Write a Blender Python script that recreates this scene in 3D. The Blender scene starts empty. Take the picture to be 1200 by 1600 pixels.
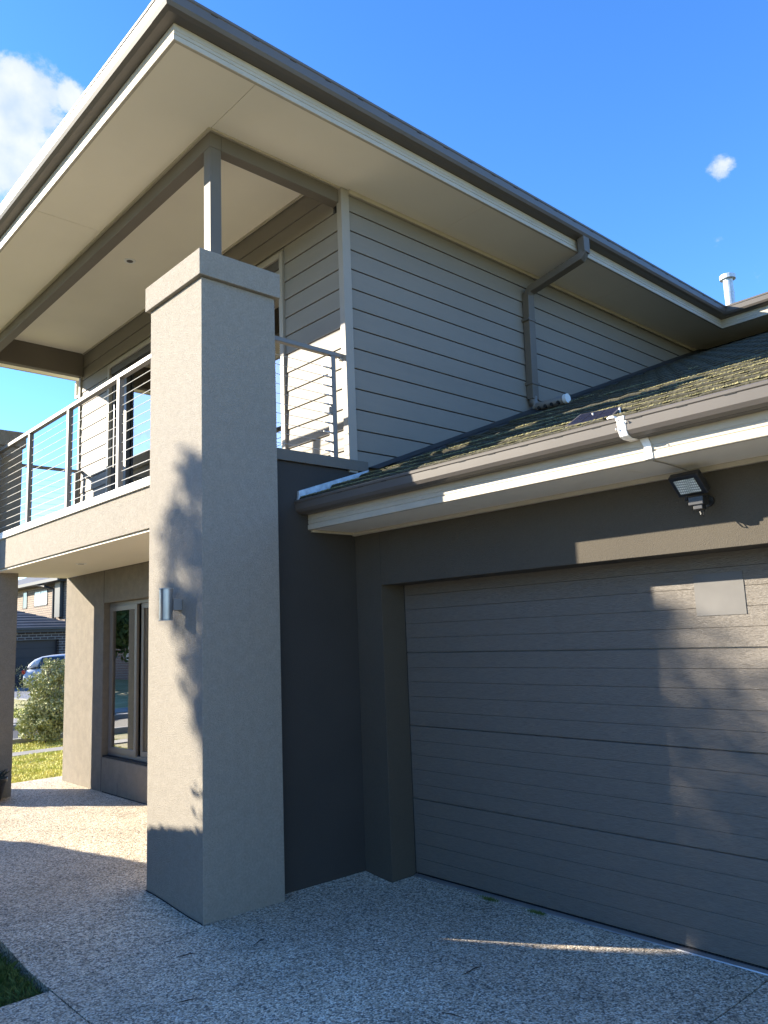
import bpy, math, random
from mathutils import Vector, Matrix, noise
random.seed(7)
S = bpy.context.scene
COL = S.collection
R = math.radians

# ------------------------------------------------------------------ camera
CAM = Vector((4.3975, -2.4899, 1.65))
F = Vector((-0.72446, 0.67145, 0.15589)); RT = Vector((0.67473, 0.73704, -0.03896)); UP = Vector((0.14105, -0.07696, 0.98701))
cd = bpy.data.cameras.new('camera'); cam = bpy.data.objects.new('camera', cd); COL.objects.link(cam)
m = Matrix((RT, UP, -F)).transposed().to_4x4(); m.translation = CAM
cam.matrix_world = m
cd.sensor_fit = 'HORIZONTAL'; cd.sensor_width = 36; cd.lens = 36 * 1217.9 / 1200
cd.clip_start = .05; cd.clip_end = 3000
S.camera = cam

# ------------------------------------------------------------------ sun, sky, exposure
SUN = Vector((1.37, 1, -.66)).normalized()          # direction the light travels
sl = bpy.data.lights.new('sun', 'SUN'); sl.energy = 4.3; sl.angle = R(.5); sl.color = (1, .90, .74)
so = bpy.data.objects.new('sun', sl); COL.objects.link(so); so.rotation_euler = SUN.to_track_quat('-Z', 'Y').to_euler()
so.location = (-12, -10, 12)
W = bpy.data.worlds.new('World'); S.world = W; W.use_nodes = True
wt = W.node_tree; wt.nodes.clear()
def wn(t, **k):
    n = wt.nodes.new(t)
    for a, b in k.items(): setattr(n, a, b)
    return n
def wl(a, b): wt.links.new(a, b)
sky = wn('ShaderNodeTexSky', sky_type='NISHITA', sun_disc=False)
sky.sun_elevation = R(21.2); sky.sun_rotation = R(233.9); sky.air_density = 1.0; sky.dust_density = .1; sky.ozone_density = 4.0; sky.altitude = 50
bg = wn('ShaderNodeBackground'); bg.inputs[1].default_value = .12
out = wn('ShaderNodeOutputWorld')
tc = wn('ShaderNodeTexCoord')
# clouds: noise in direction space, kept to a few loose banks
nz = wn('ShaderNodeTexNoise'); nz.inputs['Scale'].default_value = 9; nz.inputs['Detail'].default_value = 9; nz.inputs['Roughness'].default_value = .66; nz.inputs['Distortion'].default_value = .25
wl(tc.outputs['Generated'], nz.inputs['Vector'])
acc = None
BANKS = [((-.80, .243, .560), .075, .66), ((-.825, .235, .525), .085, .68), ((-.768, .278, .576), .034, .56), ((-.924, .315, .235), .05, .35), ((-.95, .28, .20), .07, .38),
         ((-.331, .818, .47), .07, .22), ((-.44, .771, .461), .035, .28), ((-.341, .842, .417), .03, .27), ((-.30, .868, .385), .04, .34), ((-.315, .813, .486), .03, .30),
         ((-.9, -.4, .22), .16, .34), ((-.82, -.55, .12), .2, .3), ((.7, -.6, .35), .3, .3), ((.9, .3, .3), .25, .28)]
for d, r, a in BANKS:
    dn = wn('ShaderNodeVectorMath', operation='DISTANCE'); dn.inputs[1].default_value = Vector(d).normalized()
    wl(tc.outputs['Generated'], dn.inputs[0])
    mr = wn('ShaderNodeMapRange', interpolation_type='SMOOTHSTEP'); mr.inputs[1].default_value = r * 1.5; mr.inputs[2].default_value = 0
    mr.inputs[3].default_value = 0; mr.inputs[4].default_value = a
    wl(dn.outputs['Value'], mr.inputs[0])
    if acc is None: acc = mr.outputs[0]
    else:
        mx = wn('ShaderNodeMath', operation='MAXIMUM'); wl(acc, mx.inputs[0]); wl(mr.outputs[0], mx.inputs[1]); acc = mx.outputs[0]
ad = wn('ShaderNodeMath', operation='ADD'); wl(acc, ad.inputs[0]); wl(nz.outputs[0], ad.inputs[1])
cm = wn('ShaderNodeMapRange', interpolation_type='SMOOTHSTEP'); cm.inputs[1].default_value = .83; cm.inputs[2].default_value = .99
cm.inputs[3].default_value = 0; cm.inputs[4].default_value = .92
wl(ad.outputs[0], cm.inputs[0])
hs = wn('ShaderNodeHueSaturation'); hs.inputs['Hue'].default_value = .510; hs.inputs['Saturation'].default_value = 1.2; hs.inputs['Value'].default_value = .90; 
wl(sky.outputs[0], hs.inputs['Color'])
nz2 = wn('ShaderNodeTexNoise'); nz2.inputs['Scale'].default_value = 16; nz2.inputs['Detail'].default_value = 6
wl(tc.outputs['Generated'], nz2.inputs['Vector'])
cc = wn('ShaderNodeValToRGB'); cc.color_ramp.elements[0].color = (1.45, 1.7, 2.05, 1); cc.color_ramp.elements[1].color = (2.3, 2.3, 2.25, 1)
cc.color_ramp.elements[0].position = .35; cc.color_ramp.elements[1].position = .62
wl(nz2.outputs[0], cc.inputs[0])
mixc = wn('ShaderNodeMixRGB'); wl(cm.outputs[0], mixc.inputs[0]); wl(hs.outputs[0], mixc.inputs[1]); wl(cc.outputs[0], mixc.inputs[2])
wl(mixc.outputs[0], bg.inputs[0]); wl(bg.outputs[0], out.inputs[0])
S.view_settings.view_transform = 'Standard'; S.view_settings.look = 'None'; S.view_settings.gamma = 1
S.view_settings.use_curve_mapping = False; S.view_settings.exposure = 2.06
S.cycles.max_bounces = 8; S.cycles.diffuse_bounces = 5; S.cycles.transparent_max_bounces = 16
S.cycles.use_denoising = True; S.cycles.caustics_reflective = False; S.cycles.blur_glossy = .6

# ------------------------------------------------------------------ materials
def mat(name, col, rough=.7, var=.0, vs=3., bump=0., bs=100., metal=0., spec=.4, col2=None, stretch=(1, 1, 1), fine=0., fs=60., detail=6.):
    """base colour with large soft variation (var), fine speckle (fine) and a bumped surface."""
    mt = bpy.data.materials.new(name); mt.use_nodes = True
    t = mt.node_tree; n = t.nodes; p = n['Principled BSDF']
    p.inputs['Roughness'].default_value = rough; p.inputs['Metallic'].default_value = metal
    p.inputs['Specular IOR Level'].default_value = spec
    c = (*col, 1); p.inputs['Base Color'].default_value = c
    tcn = n.new('ShaderNodeTexCoord'); mp = n.new('ShaderNodeMapping'); mp.inputs['Scale'].default_value = stretch
    t.links.new(tcn.outputs['Object'], mp.inputs[0])
    last = None
    if var or col2:
        a = n.new('ShaderNodeTexNoise'); a.inputs['Scale'].default_value = vs; a.inputs['Detail'].default_value = detail
        t.links.new(mp.outputs[0], a.inputs['Vector'])
        rmp = n.new('ShaderNodeValToRGB'); e = rmp.color_ramp.elements
        e[0].position = .32; e[1].position = .68
        c2 = col2 or tuple(min(1, x * (1 + var)) for x in col)
        c1 = col if col2 else tuple(x * (1 - var) for x in col)
        e[0].color = (*c1, 1); e[1].color = (*c2, 1)
        t.links.new(a.outputs[0], rmp.inputs[0]); last = rmp.outputs[0]
    if fine:
        b = n.new('ShaderNodeTexNoise'); b.inputs['Scale'].default_value = fs; b.inputs['Detail'].default_value = 3
        t.links.new(mp.outputs[0], b.inputs['Vector'])
        r2 = n.new('ShaderNodeMapRange'); r2.inputs[1].default_value = .3; r2.inputs[2].default_value = .7; r2.inputs[3].default_value = 1 - fine; r2.inputs[4].default_value = 1 + fine
        t.links.new(b.outputs[0], r2.inputs[0])
        mm = n.new('ShaderNodeVectorMath'); mm.operation = 'SCALE'
        if last: t.links.new(last, mm.inputs[0])
        else: mm.inputs[0].default_value = col
        t.links.new(r2.outputs[0], mm.inputs['Scale']); last = mm.outputs[0]
    if last: t.links.new(last, p.inputs['Base Color'])
    if bump:
        b = n.new('ShaderNodeTexNoise'); b.inputs['Scale'].default_value = bs; b.inputs['Detail'].default_value = 4
        t.links.new(mp.outputs[0], b.inputs['Vector'])
        bn = n.new('ShaderNodeBump'); bn.inputs['Strength'].default_value = min(1, bump); bn.inputs['Distance'].default_value = .004 * max(1, bump)
        t.links.new(b.outputs[0], bn.inputs['Height']); t.links.new(bn.outputs[0], p.inputs['Normal'])
    return mt

M = {}
M['render'] = mat('pillar_render', (.305, .278, .235), .92, var=.05, vs=18, fine=.10, fs=70, bump=2.2, bs=170, spec=.15)
M['render_dark'] = mat('garage_render', (.082, .071, .055), .9, var=.05, vs=2, fine=.06, fs=120, bump=.7, bs=160, spec=.2)
M['charcoal'] = mat('charcoal_wall', (.050, .046, .042), .85, var=.08, vs=1.5, fine=.05, fs=120, bump=.4, bs=160, spec=.2)
M['lower_wall'] = mat('lower_wall_render', (.225, .20, .165), .92, var=.08, vs=12, fine=.06, fs=90, bump=2.0, bs=170, spec=.15)
M['board'] = mat('weatherboard_paint', (.215, .195, .163), .6, var=.035, vs=1.6, bump=.12, bs=25, fine=.02, fs=14, stretch=(.4, .4, 2.2), spec=.3)
M['trim'] = mat('trim_paint', (.30, .275, .235), .55, var=.04, vs=3, spec=.3)
M['beam'] = mat('beam_paint', (.135, .118, .095), .55, var=.07, vs=3, bump=.1, bs=40, spec=.3)
M['soffit'] = mat('soffit_sheet', (.84, .79, .67), .75, var=.035, vs=1.1, spec=.2)
M['cream'] = mat('fascia_paint', (.45, .405, .32), .5, var=.06, vs=4, fine=.04, fs=30, spec=.4, stretch=(1, 1, 3))
M['gutter'] = mat('gutter_metal', (.10, .088, .077), .42, var=.06, vs=3, spec=.5)
M['door'] = mat('garage_door_skin', (.150, .130, .106), .44, var=.08, vs=9, bump=1.0, bs=34, fine=.10, fs=18, stretch=(1.2, 1, 14), spec=.45)
M['steel'] = mat('steel_bar', (.50, .50, .48), .45, metal=.4, spec=.5)
M['cable'] = mat('wire_rope', (.62, .62, .60), .35, metal=.6)
M['rail'] = mat('rail_paint', (.17, .155, .135), .45, var=.03, spec=.5)
M['white'] = mat('white_trim', (.80, .80, .77), .55, var=.04, vs=6)
M['sealant'] = mat('white_sealant', (.82, .80, .76), .6, var=.12, vs=25)
M['alu'] = mat('aluminium', (.42, .42, .42), .35, metal=.8, var=.1, vs=10)
M['galv'] = mat('galvanised', (.50, .56, .60), .5, metal=.35, var=.18, vs=22)
M['black'] = mat('black_plastic', (.018, .018, .02), .4, spec=.5)
M['rubber'] = mat('rubber', (.02, .02, .02), .8)
M['winframe'] = mat('window_frame_paint', (.20, .18, .155), .45, spec=.5)
M['darkframe'] = mat('dark_door_frame', (.06, .055, .05), .4, spec=.5)
M['interior'] = mat('interior_paint', (.28, .27, .25), .8)
M['curtain'] = mat('sheer_curtain', (.72, .74, .74), .9, var=.05, vs=6, stretch=(6, 1, .3))
M['tile'] = mat('roof_tile', (.045, .043, .034), .85, col2=(.085, .078, .05), vs=5, bump=1.6, bs=60, fine=.25, fs=40, spec=.2)
M['moss'] = mat('moss', (.13, .12, .055), .95, col2=(.27, .24, .12), vs=14, bump=1.5, bs=120, fine=.35, fs=90, spec=.05)
M['lead'] = mat('flashing', (.05, .052, .054), .7, var=.1, vs=8, metal=.2)
M['grass'] = mat('grass_blade', (.42, .46, .08), .7, col2=(.75, .68, .26), vs=3, spec=.2)
M['grass2'] = mat('grass_blade_shade', (.07, .11, .02), .7, col2=(.20, .22, .06), vs=18, spec=.2)  # the same grass darkened: shade put into the blade colour
M['soil'] = mat('turf_ground', (.24, .23, .07), .95, col2=(.42, .36, .17), vs=1.3, bump=1, bs=40, fine=.3, fs=30)
M['asphalt'] = mat('asphalt', (.05, .05, .052), .85, var=.12, vs=.8, bump=1, bs=120, fine=.2, fs=150)
M['concrete'] = mat('kerb_concrete', (.26, .245, .22), .85, var=.1, vs=1.5, bump=.6, bs=60, fine=.08, fs=60)
M['leaf'] = mat('shrub_leaf', (.17, .21, .07), .6, col2=(.46, .46, .25), vs=9, spec=.3)
M['leaf2'] = mat('tree_leaf', (.045, .075, .02), .6, col2=(.10, .13, .04), vs=2, spec=.3)
M['bark'] = mat('bark', (.14, .11, .08), .9, var=.3, vs=12, bump=1.5, bs=30)
M['hedgecore'] = mat('hedge_core', (.02, .032, .012), .95, bump=1.5, bs=30)
M['twig'] = mat('twig', (.035, .025, .018), .9)
M['plate'] = mat('door_plate', (.125, .118, .108), .6, var=.12, vs=6)
M['tyre'] = mat('tyre', (.02, .02, .02), .85)
M['carwhite'] = mat('white_car_paint', (.42, .45, .50), .25, spec=.6)  # white paint greyed so the colour itself puts the car in shade
M['cargrey'] = mat('grey_car_paint', (.10, .10, .11), .3, spec=.6)
M['farwin'] = mat('far_window_glass', (.45, .50, .55), .08, spec=1.0)
M['farfascia'] = mat('dark_fascia', (.03, .032, .036), .5)
M['farroof'] = mat('dark_roof_tile', (.035, .04, .048), .7, var=.2, vs=2)
M['farroof2'] = mat('far_roof_tile', (.10, .10, .10), .7, var=.2, vs=2)
M['fargarage'] = mat('dark_roller_door', (.018, .015, .02), .5)
M['terracotta'] = mat('red_roof_tile', (.20, .085, .05), .8, var=.2, vs=3)

def brick_mat(name, c1, c2, mortar, sx=1.):
    mt = bpy.data.materials.new(name); mt.use_nodes = True; t = mt.node_tree; n = t.nodes; p = n['Principled BSDF']
    tcn = n.new('ShaderNodeTexCoord'); sp = n.new('ShaderNodeSeparateXYZ'); cb = n.new('ShaderNodeCombineXYZ'); ad_ = n.new('ShaderNodeMath')
    t.links.new(tcn.outputs['Object'], sp.inputs[0]); t.links.new(sp.outputs[0], ad_.inputs[0]); t.links.new(sp.outputs[1], ad_.inputs[1])
    t.links.new(ad_.outputs[0], cb.inputs[0]); t.links.new(sp.outputs[2], cb.inputs[1])
    b = n.new('ShaderNodeTexBrick'); b.inputs['Scale'].default_value = 1; b.inputs['Brick Width'].default_value = .24 * sx; b.inputs['Row Height'].default_value = .086 * sx
    b.inputs['Mortar Size'].default_value = .012 * sx; b.inputs['Color1'].default_value = (*c1, 1); b.inputs['Color2'].default_value = (*c2, 1); b.inputs['Mortar'].default_value = (*mortar, 1)
    t.links.new(cb.outputs[0], b.inputs['Vector']); t.links.new(b.outputs[0], p.inputs['Base Color']); p.inputs['Roughness'].default_value = .85
    bn = n.new('ShaderNodeBump'); bn.inputs['Strength'].default_value = .6; bn.inputs['Distance'].default_value = .01; bn.invert = True
    t.links.new(b.outputs['Fac'], bn.inputs['Height']); t.links.new(bn.outputs[0], p.inputs['Normal'])
    return mt
M['brick'] = brick_mat('tan_brick', (.27, .205, .15), (.22, .16, .115), (.10, .08, .07), 1.4)
M['brickdark'] = brick_mat('dark_brick', (.035, .028, .03), (.055, .04, .04), (.20, .19, .18), 1.4)
M['brickred'] = brick_mat('red_brick', (.30, .14, .09), (.24, .11, .08), (.35, .33, .30), 1.)

def glass_mat(name, tint, refl_min=.06, boost=1.):
    mt = bpy.data.materials.new(name); mt.use_nodes = True; t = mt.node_tree; n = t.nodes; n.remove(n['Principled BSDF'])
    o = n['Material Output']; tr = n.new('ShaderNodeBsdfTransparent'); tr.inputs[0].default_value = (*tint, 1)
    gl = n.new('ShaderNodeBsdfGlossy'); gl.inputs['Roughness'].default_value = .0; gl.inputs[0].default_value = (1, 1, 1, 1)
    fr = n.new('ShaderNodeFresnel'); fr.inputs[0].default_value = 1.9
    mu = n.new('ShaderNodeMath'); mu.operation = 'MULTIPLY_ADD'; mu.use_clamp = True; mu.inputs[1].default_value = boost; mu.inputs[2].default_value = refl_min
    t.links.new(fr.outputs[0], mu.inputs[0]); mx = n.new('ShaderNodeMixShader')
    t.links.new(mu.outputs[0], mx.inputs[0]); t.links.new(tr.outputs[0], mx.inputs[1]); t.links.new(gl.outputs[0], mx.inputs[2]); t.links.new(mx.outputs[0], o.inputs[0])
    return mt
M['glass'] = glass_mat('window_glass', (.55, .58, .57), .18, 1.6)
M['carglass'] = mat('car_glass', (.02, .022, .025), .05, spec=.9)

def aggregate():
    mt = bpy.data.materials.new('exposed_aggregate'); mt.use_nodes = True; t = mt.node_tree; n = t.nodes; p = n['Principled BSDF']; L = t.links.new
    tcn = n.new('ShaderNodeTexCoord')
    def vor(scale, rnd=1.):
        v = n.new('ShaderNodeTexVoronoi'); v.inputs['Scale'].default_value = scale; v.inputs['Randomness'].default_value = rnd; L(tcn.outputs['Object'], v.inputs['Vector']); return v
    v1 = vor(115); v2 = vor(70)
    w = n.new('ShaderNodeRGBToBW'); L(v1.outputs['Color'], w.inputs[0])
    r = n.new('ShaderNodeValToRGB'); r.color_ramp.interpolation = 'LINEAR'; e = r.color_ramp.elements
    e[0].position = .22; e[0].color = (.20, .175, .14, 1); e[1].position = .8; e[1].color = (.90, .83, .68, 1)
    x = e.new(.42); x.color = (.62, .50, .35, 1); x = e.new(.6); x.color = (.77, .63, .45, 1)
    L(w.outputs[0], r.inputs[0])
    w2 = n.new('ShaderNodeRGBToBW'); L(v2.outputs['Color'], w2.inputs[0])
    m2 = n.new('ShaderNodeMapRange'); m2.inputs[1].default_value = .2; m2.inputs[2].default_value = .8; m2.inputs[3].default_value = .80; m2.inputs[4].default_value = 1.20; L(w2.outputs[0], m2.inputs[0])
    # cement film between the stones
    dm = n.new('ShaderNodeMapRange'); dm.inputs[1].default_value = .25; dm.inputs[2].default_value = .75; dm.inputs[3].default_value = 1.0; dm.inputs[4].default_value = .72; L(v1.outputs['Distance'], dm.inputs[0])
    big = n.new('ShaderNodeTexNoise'); big.inputs['Scale'].default_value = 1.1; big.inputs['Detail'].default_value = 5; L(tcn.outputs['Object'], big.inputs['Vector'])
    bm_ = n.new('ShaderNodeMapRange'); bm_.inputs[1].default_value = .3; bm_.inputs[2].default_value = .7; bm_.inputs[3].default_value = .82; bm_.inputs[4].default_value = 1.1; L(big.outputs[0], bm_.inputs[0])
    st = n.new('ShaderNodeTexNoise'); st.inputs['Scale'].default_value = 3.3; st.inputs['Detail'].default_value = 7; st.inputs['Distortion'].default_value = .6; L(tcn.outputs['Object'], st.inputs['Vector'])
    sm = n.new('ShaderNodeMapRange'); sm.inputs[1].default_value = .55; sm.inputs[2].default_value = .74; sm.inputs[3].default_value = 1.; sm.inputs[4].default_value = .76; L(st.outputs[0], sm.inputs[0])
    k = None
    for a in (m2, dm, bm_, sm):
        if k is None: k = a.outputs[0]
        else:
            mu = n.new('ShaderNodeMath'); mu.operation = 'MULTIPLY'; L(k, mu.inputs[0]); L(a.outputs[0], mu.inputs[1]); k = mu.outputs[0]
    sc = n.new('ShaderNodeVectorMath'); sc.operation = 'SCALE'; L(r.outputs[0], sc.inputs[0]); L(k, sc.inputs['Scale']); L(sc.outputs[0], p.inputs['Base Color'])
    p.inputs['Roughness'].default_value = .7; p.inputs['Specular IOR Level'].default_value = .3
    bn = n.new('ShaderNodeBump'); bn.invert = True; bn.inputs['Strength'].default_value = .8; bn.inputs['Distance'].default_value = .004; L(v1.outputs['Distance'], bn.inputs['Height']); L(bn.outputs[0], p.inputs['Normal'])
    return mt
M['aggregate'] = aggregate()

def lens_mat():
    mt = bpy.data.materials.new('led_lens'); mt.use_nodes = True; t = mt.node_tree; n = t.nodes; p = n['Principled BSDF']
    tcn = n.new('ShaderNodeTexCoord'); v = n.new('ShaderNodeTexVoronoi'); v.inputs['Scale'].default_value = 95; v.inputs['Randomness'].default_value = 0
    t.links.new(tcn.outputs['Object'], v.inputs['Vector']); r = n.new('ShaderNodeValToRGB'); e = r.color_ramp.elements
    e[0].position = .2; e[0].color = (.85, .88, .84, 1); e[1].position = .55; e[1].color = (.30, .33, .32, 1)
    t.links.new(v.outputs['Distance'], r.inputs[0]); t.links.new(r.outputs[0], p.inputs['Base Color']); p.inputs['Roughness'].default_value = .25
    return mt
M['lens'] = lens_mat()

# ------------------------------------------------------------------ mesh helpers
class MB:
    def __init__(s): s.v = []; s.f = []
    def add(s, vs, fs):
        b = len(s.v); s.v += [tuple(v) for v in vs]; s.f += [tuple(i + b for i in f) for f in fs]; return s
    def box(s, x0, x1, y0, y1, z0, z1):
        return s.add([(x, y, z) for x in (x0, x1) for y in (y0, y1) for z in (z0, z1)],
                     [(0, 1, 3, 2), (4, 6, 7, 5), (0, 4, 5, 1), (2, 3, 7, 6), (0, 2, 6, 4), (1, 5, 7, 3)])
    def prism(s, prof, a0, a1, axis):
        """prof: closed 2-D outline in the two other axes (order x,y,z without axis)."""
        n = len(prof); vs = []
        for a in (a0, a1):
            for p, q in prof:
                vs.append({'x': (a, p, q), 'y': (p, a, q), 'z': (p, q, a)}[axis])
        fs = [(i, (i + 1) % n, n + (i + 1) % n, n + i) for i in range(n)] + [tuple(range(n))[::-1], tuple(range(n, 2 * n))]
        return s.add(vs, fs)
    def tube(s, pts, rad, seg=8, cap=True, square=None):
        pts = [Vector(p) for p in pts]; rings = []
        rr = rad if isinstance(rad, (list, tuple)) else [rad] * len(pts)
        for i, p in enumerate(pts):
            d = (pts[min(i + 1, len(pts) - 1)] - pts[max(i - 1, 0)]).normalized()
            up = Vector((0, 0, 1)) if abs(d.z) < .95 else Vector((0, 1, 0))
            a = d.cross(up).normalized(); b = a.cross(d).normalized(); ring = []
            if square:
                for sx, sy in ((-1, -1), (1, -1), (1, 1), (-1, 1)): ring.append(p + a * sx * square[0] / 2 + b * sy * square[1] / 2)
            else:
                for k in range(seg):
                    t = 2 * math.pi * k / seg; ring.append(p + (a * math.cos(t) + b * math.sin(t)) * rr[i])
            rings.append(ring)
        sg = len(rings[0]); vs = [v for r in rings for v in r]; fs = []
        for i in range(len(rings) - 1):
            for k in range(sg): fs.append((i * sg + k, i * sg + (k + 1) % sg, (i + 1) * sg + (k + 1) % sg, (i + 1) * sg + k))
        if cap: fs += [tuple(range(sg))[::-1], tuple(range((len(rings) - 1) * sg, len(rings) * sg))]
        return s.add(vs, fs)
    def sweep(s, path, prof, closed=True):
        """path: xy polyline; prof: (out, z) points, 'out' to the right of travel; mitred."""
        n = len(path); P = [Vector(p) for p in path]; rings = []
        for i in range(n):
            ds = []
            if i > 0: ds.append((P[i] - P[i - 1]).normalized())
            if i < n - 1: ds.append((P[i + 1] - P[i]).normalized())
            ns = [Vector((d.y, -d.x)) for d in ds]
            if len(ns) == 1: off = ns[0]
            else:
                h = (ns[0] + ns[1]).normalized(); off = h / h.dot(ns[0])
            rings.append([(P[i].x + off.x * o, P[i].y + off.y * o, z) for o, z in prof])
        k = len(prof); vs = [v for r in rings for v in r]; fs = []
        for i in range(n - 1):
            for j in range(k): fs.append((i * k + j, i * k + (j + 1) % k, (i + 1) * k + (j + 1) % k, (i + 1) * k + j))
        fs += [tuple(range(k))[::-1], tuple(range((n - 1) * k, n * k))]
        return s.add(vs, fs)
    def build(s, name, m, parent=None, bevel=0, smooth=False, loc=None):
        org = Vector(loc) if loc is not None else Vector((0, 0, 0))
        base = WORLD.get(parent.name, Vector((0, 0, 0))) if parent else Vector((0, 0, 0))
        if loc is None: org = base.copy()
        me = bpy.data.meshes.new(name); me.from_pydata([(v[0] - org.x, v[1] - org.y, v[2] - org.z) for v in s.v], [], s.f); me.update()
        me.materials.append(m)
        if smooth: me.polygons.foreach_set('use_smooth', [True] * len(me.polygons))
        o = bpy.data.objects.new(name, me); COL.objects.link(o)
        o.parent = parent; o.location = org - base; WORLD[o.name] = org
        if bevel:
            b = o.modifiers.new('bevel', 'BEVEL'); b.width = bevel; b.segments = 2; b.limit_method = 'ANGLE'; b.harden_normals = False
        return o
WORLD = {}
def box(*a): return MB().box(*a)
def link_copy(o, world, parent):
    c = o.copy(); COL.objects.link(c); base = WORLD.get(parent.name, Vector((0, 0, 0))) if parent else Vector((0, 0, 0))
    c.parent = parent; c.location = Vector(world) - base; WORLD[c.name] = Vector(world); return c
def tag(o, label=None, cat=None, group=None, kind=None):
    for k, v in (('label', label), ('category', cat), ('group', group), ('kind', kind)):
        if v: o[k] = v
    return o
def thing(name, loc, label, cat, group=None):
    o = bpy.data.objects.new(name, None); o.empty_display_size = .2; COL.objects.link(o); o.location = loc; WORLD[o.name] = Vector(loc)
    return tag(o, label, cat, group)
def struct(o): o['kind'] = 'structure'; return o
def stuff(o): o['kind'] = 'stuff'; return o

# ------------------------------------------------------------------ ground
def sm(t): t = max(0, min(1, t)); return t * t * (3 - 2 * t)
def gz(x, y):
    a = -.04 * sm((y - .1) / 1.3) * sm((x + .3) / .5)
    b = .045 * sm(-x / .74) * sm((x + 4) / 2.5)
    return a + b
def sheet(x0, x1, y0, y1, nx, ny, fz, edge=None):
    mb = MB(); vs = []; 
    for j in range(ny + 1):
        for i in range(nx + 1):
            y = y0 + (y1 - y0) * j / ny; a, b = (edge(y) if edge else (x0, x1)); x = a + (b - a) * i / nx; vs.append((x, y, fz(x, y)))
    fs = [(j * (nx + 1) + i, j * (nx + 1) + i + 1, (j + 1) * (nx + 1) + i + 1, (j + 1) * (nx + 1) + i) for j in range(ny) for i in range(nx)]
    return mb.add(vs, fs)
struct(sheet(-600, 600, -600, 600, 2, 2, lambda x, y: -.10).build('ground', M['soil']))
def slab(edge, y0, y1, nx, ny, dz=0.):
    b = sheet(0, 0, y0, y1, nx, ny, lambda x, y: gz(x, y) + dz, edge)
    base = len(b.v); rim = [i for i in range(nx + 1)] + [j * (nx + 1) + nx for j in range(1, ny + 1)] + [ny * (nx + 1) + i for i in range(nx - 1, -1, -1)] + [j * (nx + 1) for j in range(ny - 1, 0, -1)]
    for i in rim: b.v.append((b.v[i][0], b.v[i][1], -.12))
    n = len(rim)
    for k in range(n): b.f.append((rim[k], base + k, base + (k + 1) % n, rim[(k + 1) % n]))
    return b
pav = bpy.data.objects.new('driveway', None); COL.objects.link(pav); struct(pav); WORLD['driveway'] = Vector((0, 0, 0))
jx = lambda y: .015 - .205 * y
slab(lambda y: (-6.3, jx(y) - .004), -.95, 2.2, 40, 20).build('paving_slab', M['aggregate'], pav)
slab(lambda y: (jx(y) + .004, 2.626), -.95, 2.2, 16, 20).build('paving_slab', M['aggregate'], pav)
slab(lambda y: (2.634, 6.5), -.95, 2.2, 16, 20).build('paving_slab', M['aggregate'], pav)
slab(lambda y: (.215, 2.626), -4.2, -.958, 8, 8).build('paving_slab', M['aggregate'], pav)
slab(lambda y: (2.634, 6.5), -4.2, -.958, 8, 8).build('paving_slab', M['aggregate'], pav)
slab(lambda y: (.215, 6.5), -9, -4.208, 8, 8).build('paving_slab', M['aggregate'], pav)
# side street to the west, seen past the porch
struct(box(-9.65, -9.2, -60, 80, -.2, -.03).build('footpath', M['concrete']))
struct(box(-14.0, -11.4, -60, 80, -.12, -.07).build('road', M['asphalt']))
struct(box(-11.4, -11.25, -60, 80, -.2, .012).build('kerb', M['concrete'], bevel=.02))
struct(box(-14.35, -14.0, -60, 80, -.2, .03).build('kerb', M['concrete'], bevel=.02))
struct(box(-16.2, -14.9, -60, 80, -.2, .0).build('footpath', M['concrete']))
struct(box(-14.9, -14.35, -60, 80, -.2, -.02).build('verge', M['soil']))
struct(box(-33, -19.2, 7.0, 11.4, -.2, -.04).build('far_driveway', mat('blue_grey_concrete', (.16, .17, .19), .8, var=.1)))
# street in front of the house, behind the camera
struct(box(-9, 60, -15.5, -9.6, -.12, -.07).build('road', M['asphalt']))
struct(box(-9, 60, -9.6, -9.45, -.2, .012).build('kerb', M['concrete'], bevel=.02))

# grass: real blades
def blades(name, m, region, n, h, w, zf, seed, keep=None, clump=0):
    rnd = random.Random(seed); b = MB(); x0, x1, y0, y1 = region
    for _ in range(n):
        x = rnd.uniform(x0, x1); y = rnd.uniform(y0, y1)
        if keep and not keep(x, y): continue
        hh = h * rnd.uniform(.45, 1.25) * (1 + .5 * noise.noise(Vector((x * 2, y * 2, 0)))); a = rnd.uniform(0, 6.28); ln = rnd.uniform(.2, 1.1) * hh
        ca, sa = math.cos(a), math.sin(a); z = zf(x, y); ww = w * rnd.uniform(.6, 1.3)
        b.add([(x - sa * ww, y + ca * ww, z), (x + sa * ww, y - ca * ww, z), (x + ca * ln * .45 + sa * ww * .7, y + sa * ln * .45 - ca * ww * .7, z + hh * .65), (x + ca * ln, y + sa * ln, z + hh)], [(0, 1, 2), (0, 2, 3)])
    return b.build(name, m)
lawn = sheet(-9.0, -5.6, -4, 20, 20, 30, lambda x, y: -.03 + .02 * noise.noise(Vector((x, y, 0)))).build('lawn', M['soil']); struct(lawn)
struct(sheet(-5.6, .2, -9.4, -.97, 10, 10, lambda x, y: -.03).build('lawn', mat('shaded_turf', (.045, .06, .018), .95, col2=(.09, .085, .035), vs=6, bump=1, bs=40)))  # near turf colour darkened to carry the shade
stuff(tag(blades('grass', M['grass'], (-9.0, -5.85, -.4, 4.5), 42000, .045, .006, lambda x, y: -.035, 1, lambda x, y: x < -6.32 or y > 2.2), 'sunlit yellow green lawn past the porch', 'grass'))
stuff(tag(blades('grass', M['grass'], (-11.25, -9.76, -1, 7), 16000, .05, .009, lambda x, y: -.095, 2), 'sunlit grass verge beyond the narrow footpath', 'grass'))
stuff(tag(blades('grass', M['grass'], (-19.3, -16.2, 1.5, 9), 12000, .12, .02, lambda x, y: -.1, 3), 'bright grass verge across the side street', 'grass'))
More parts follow.
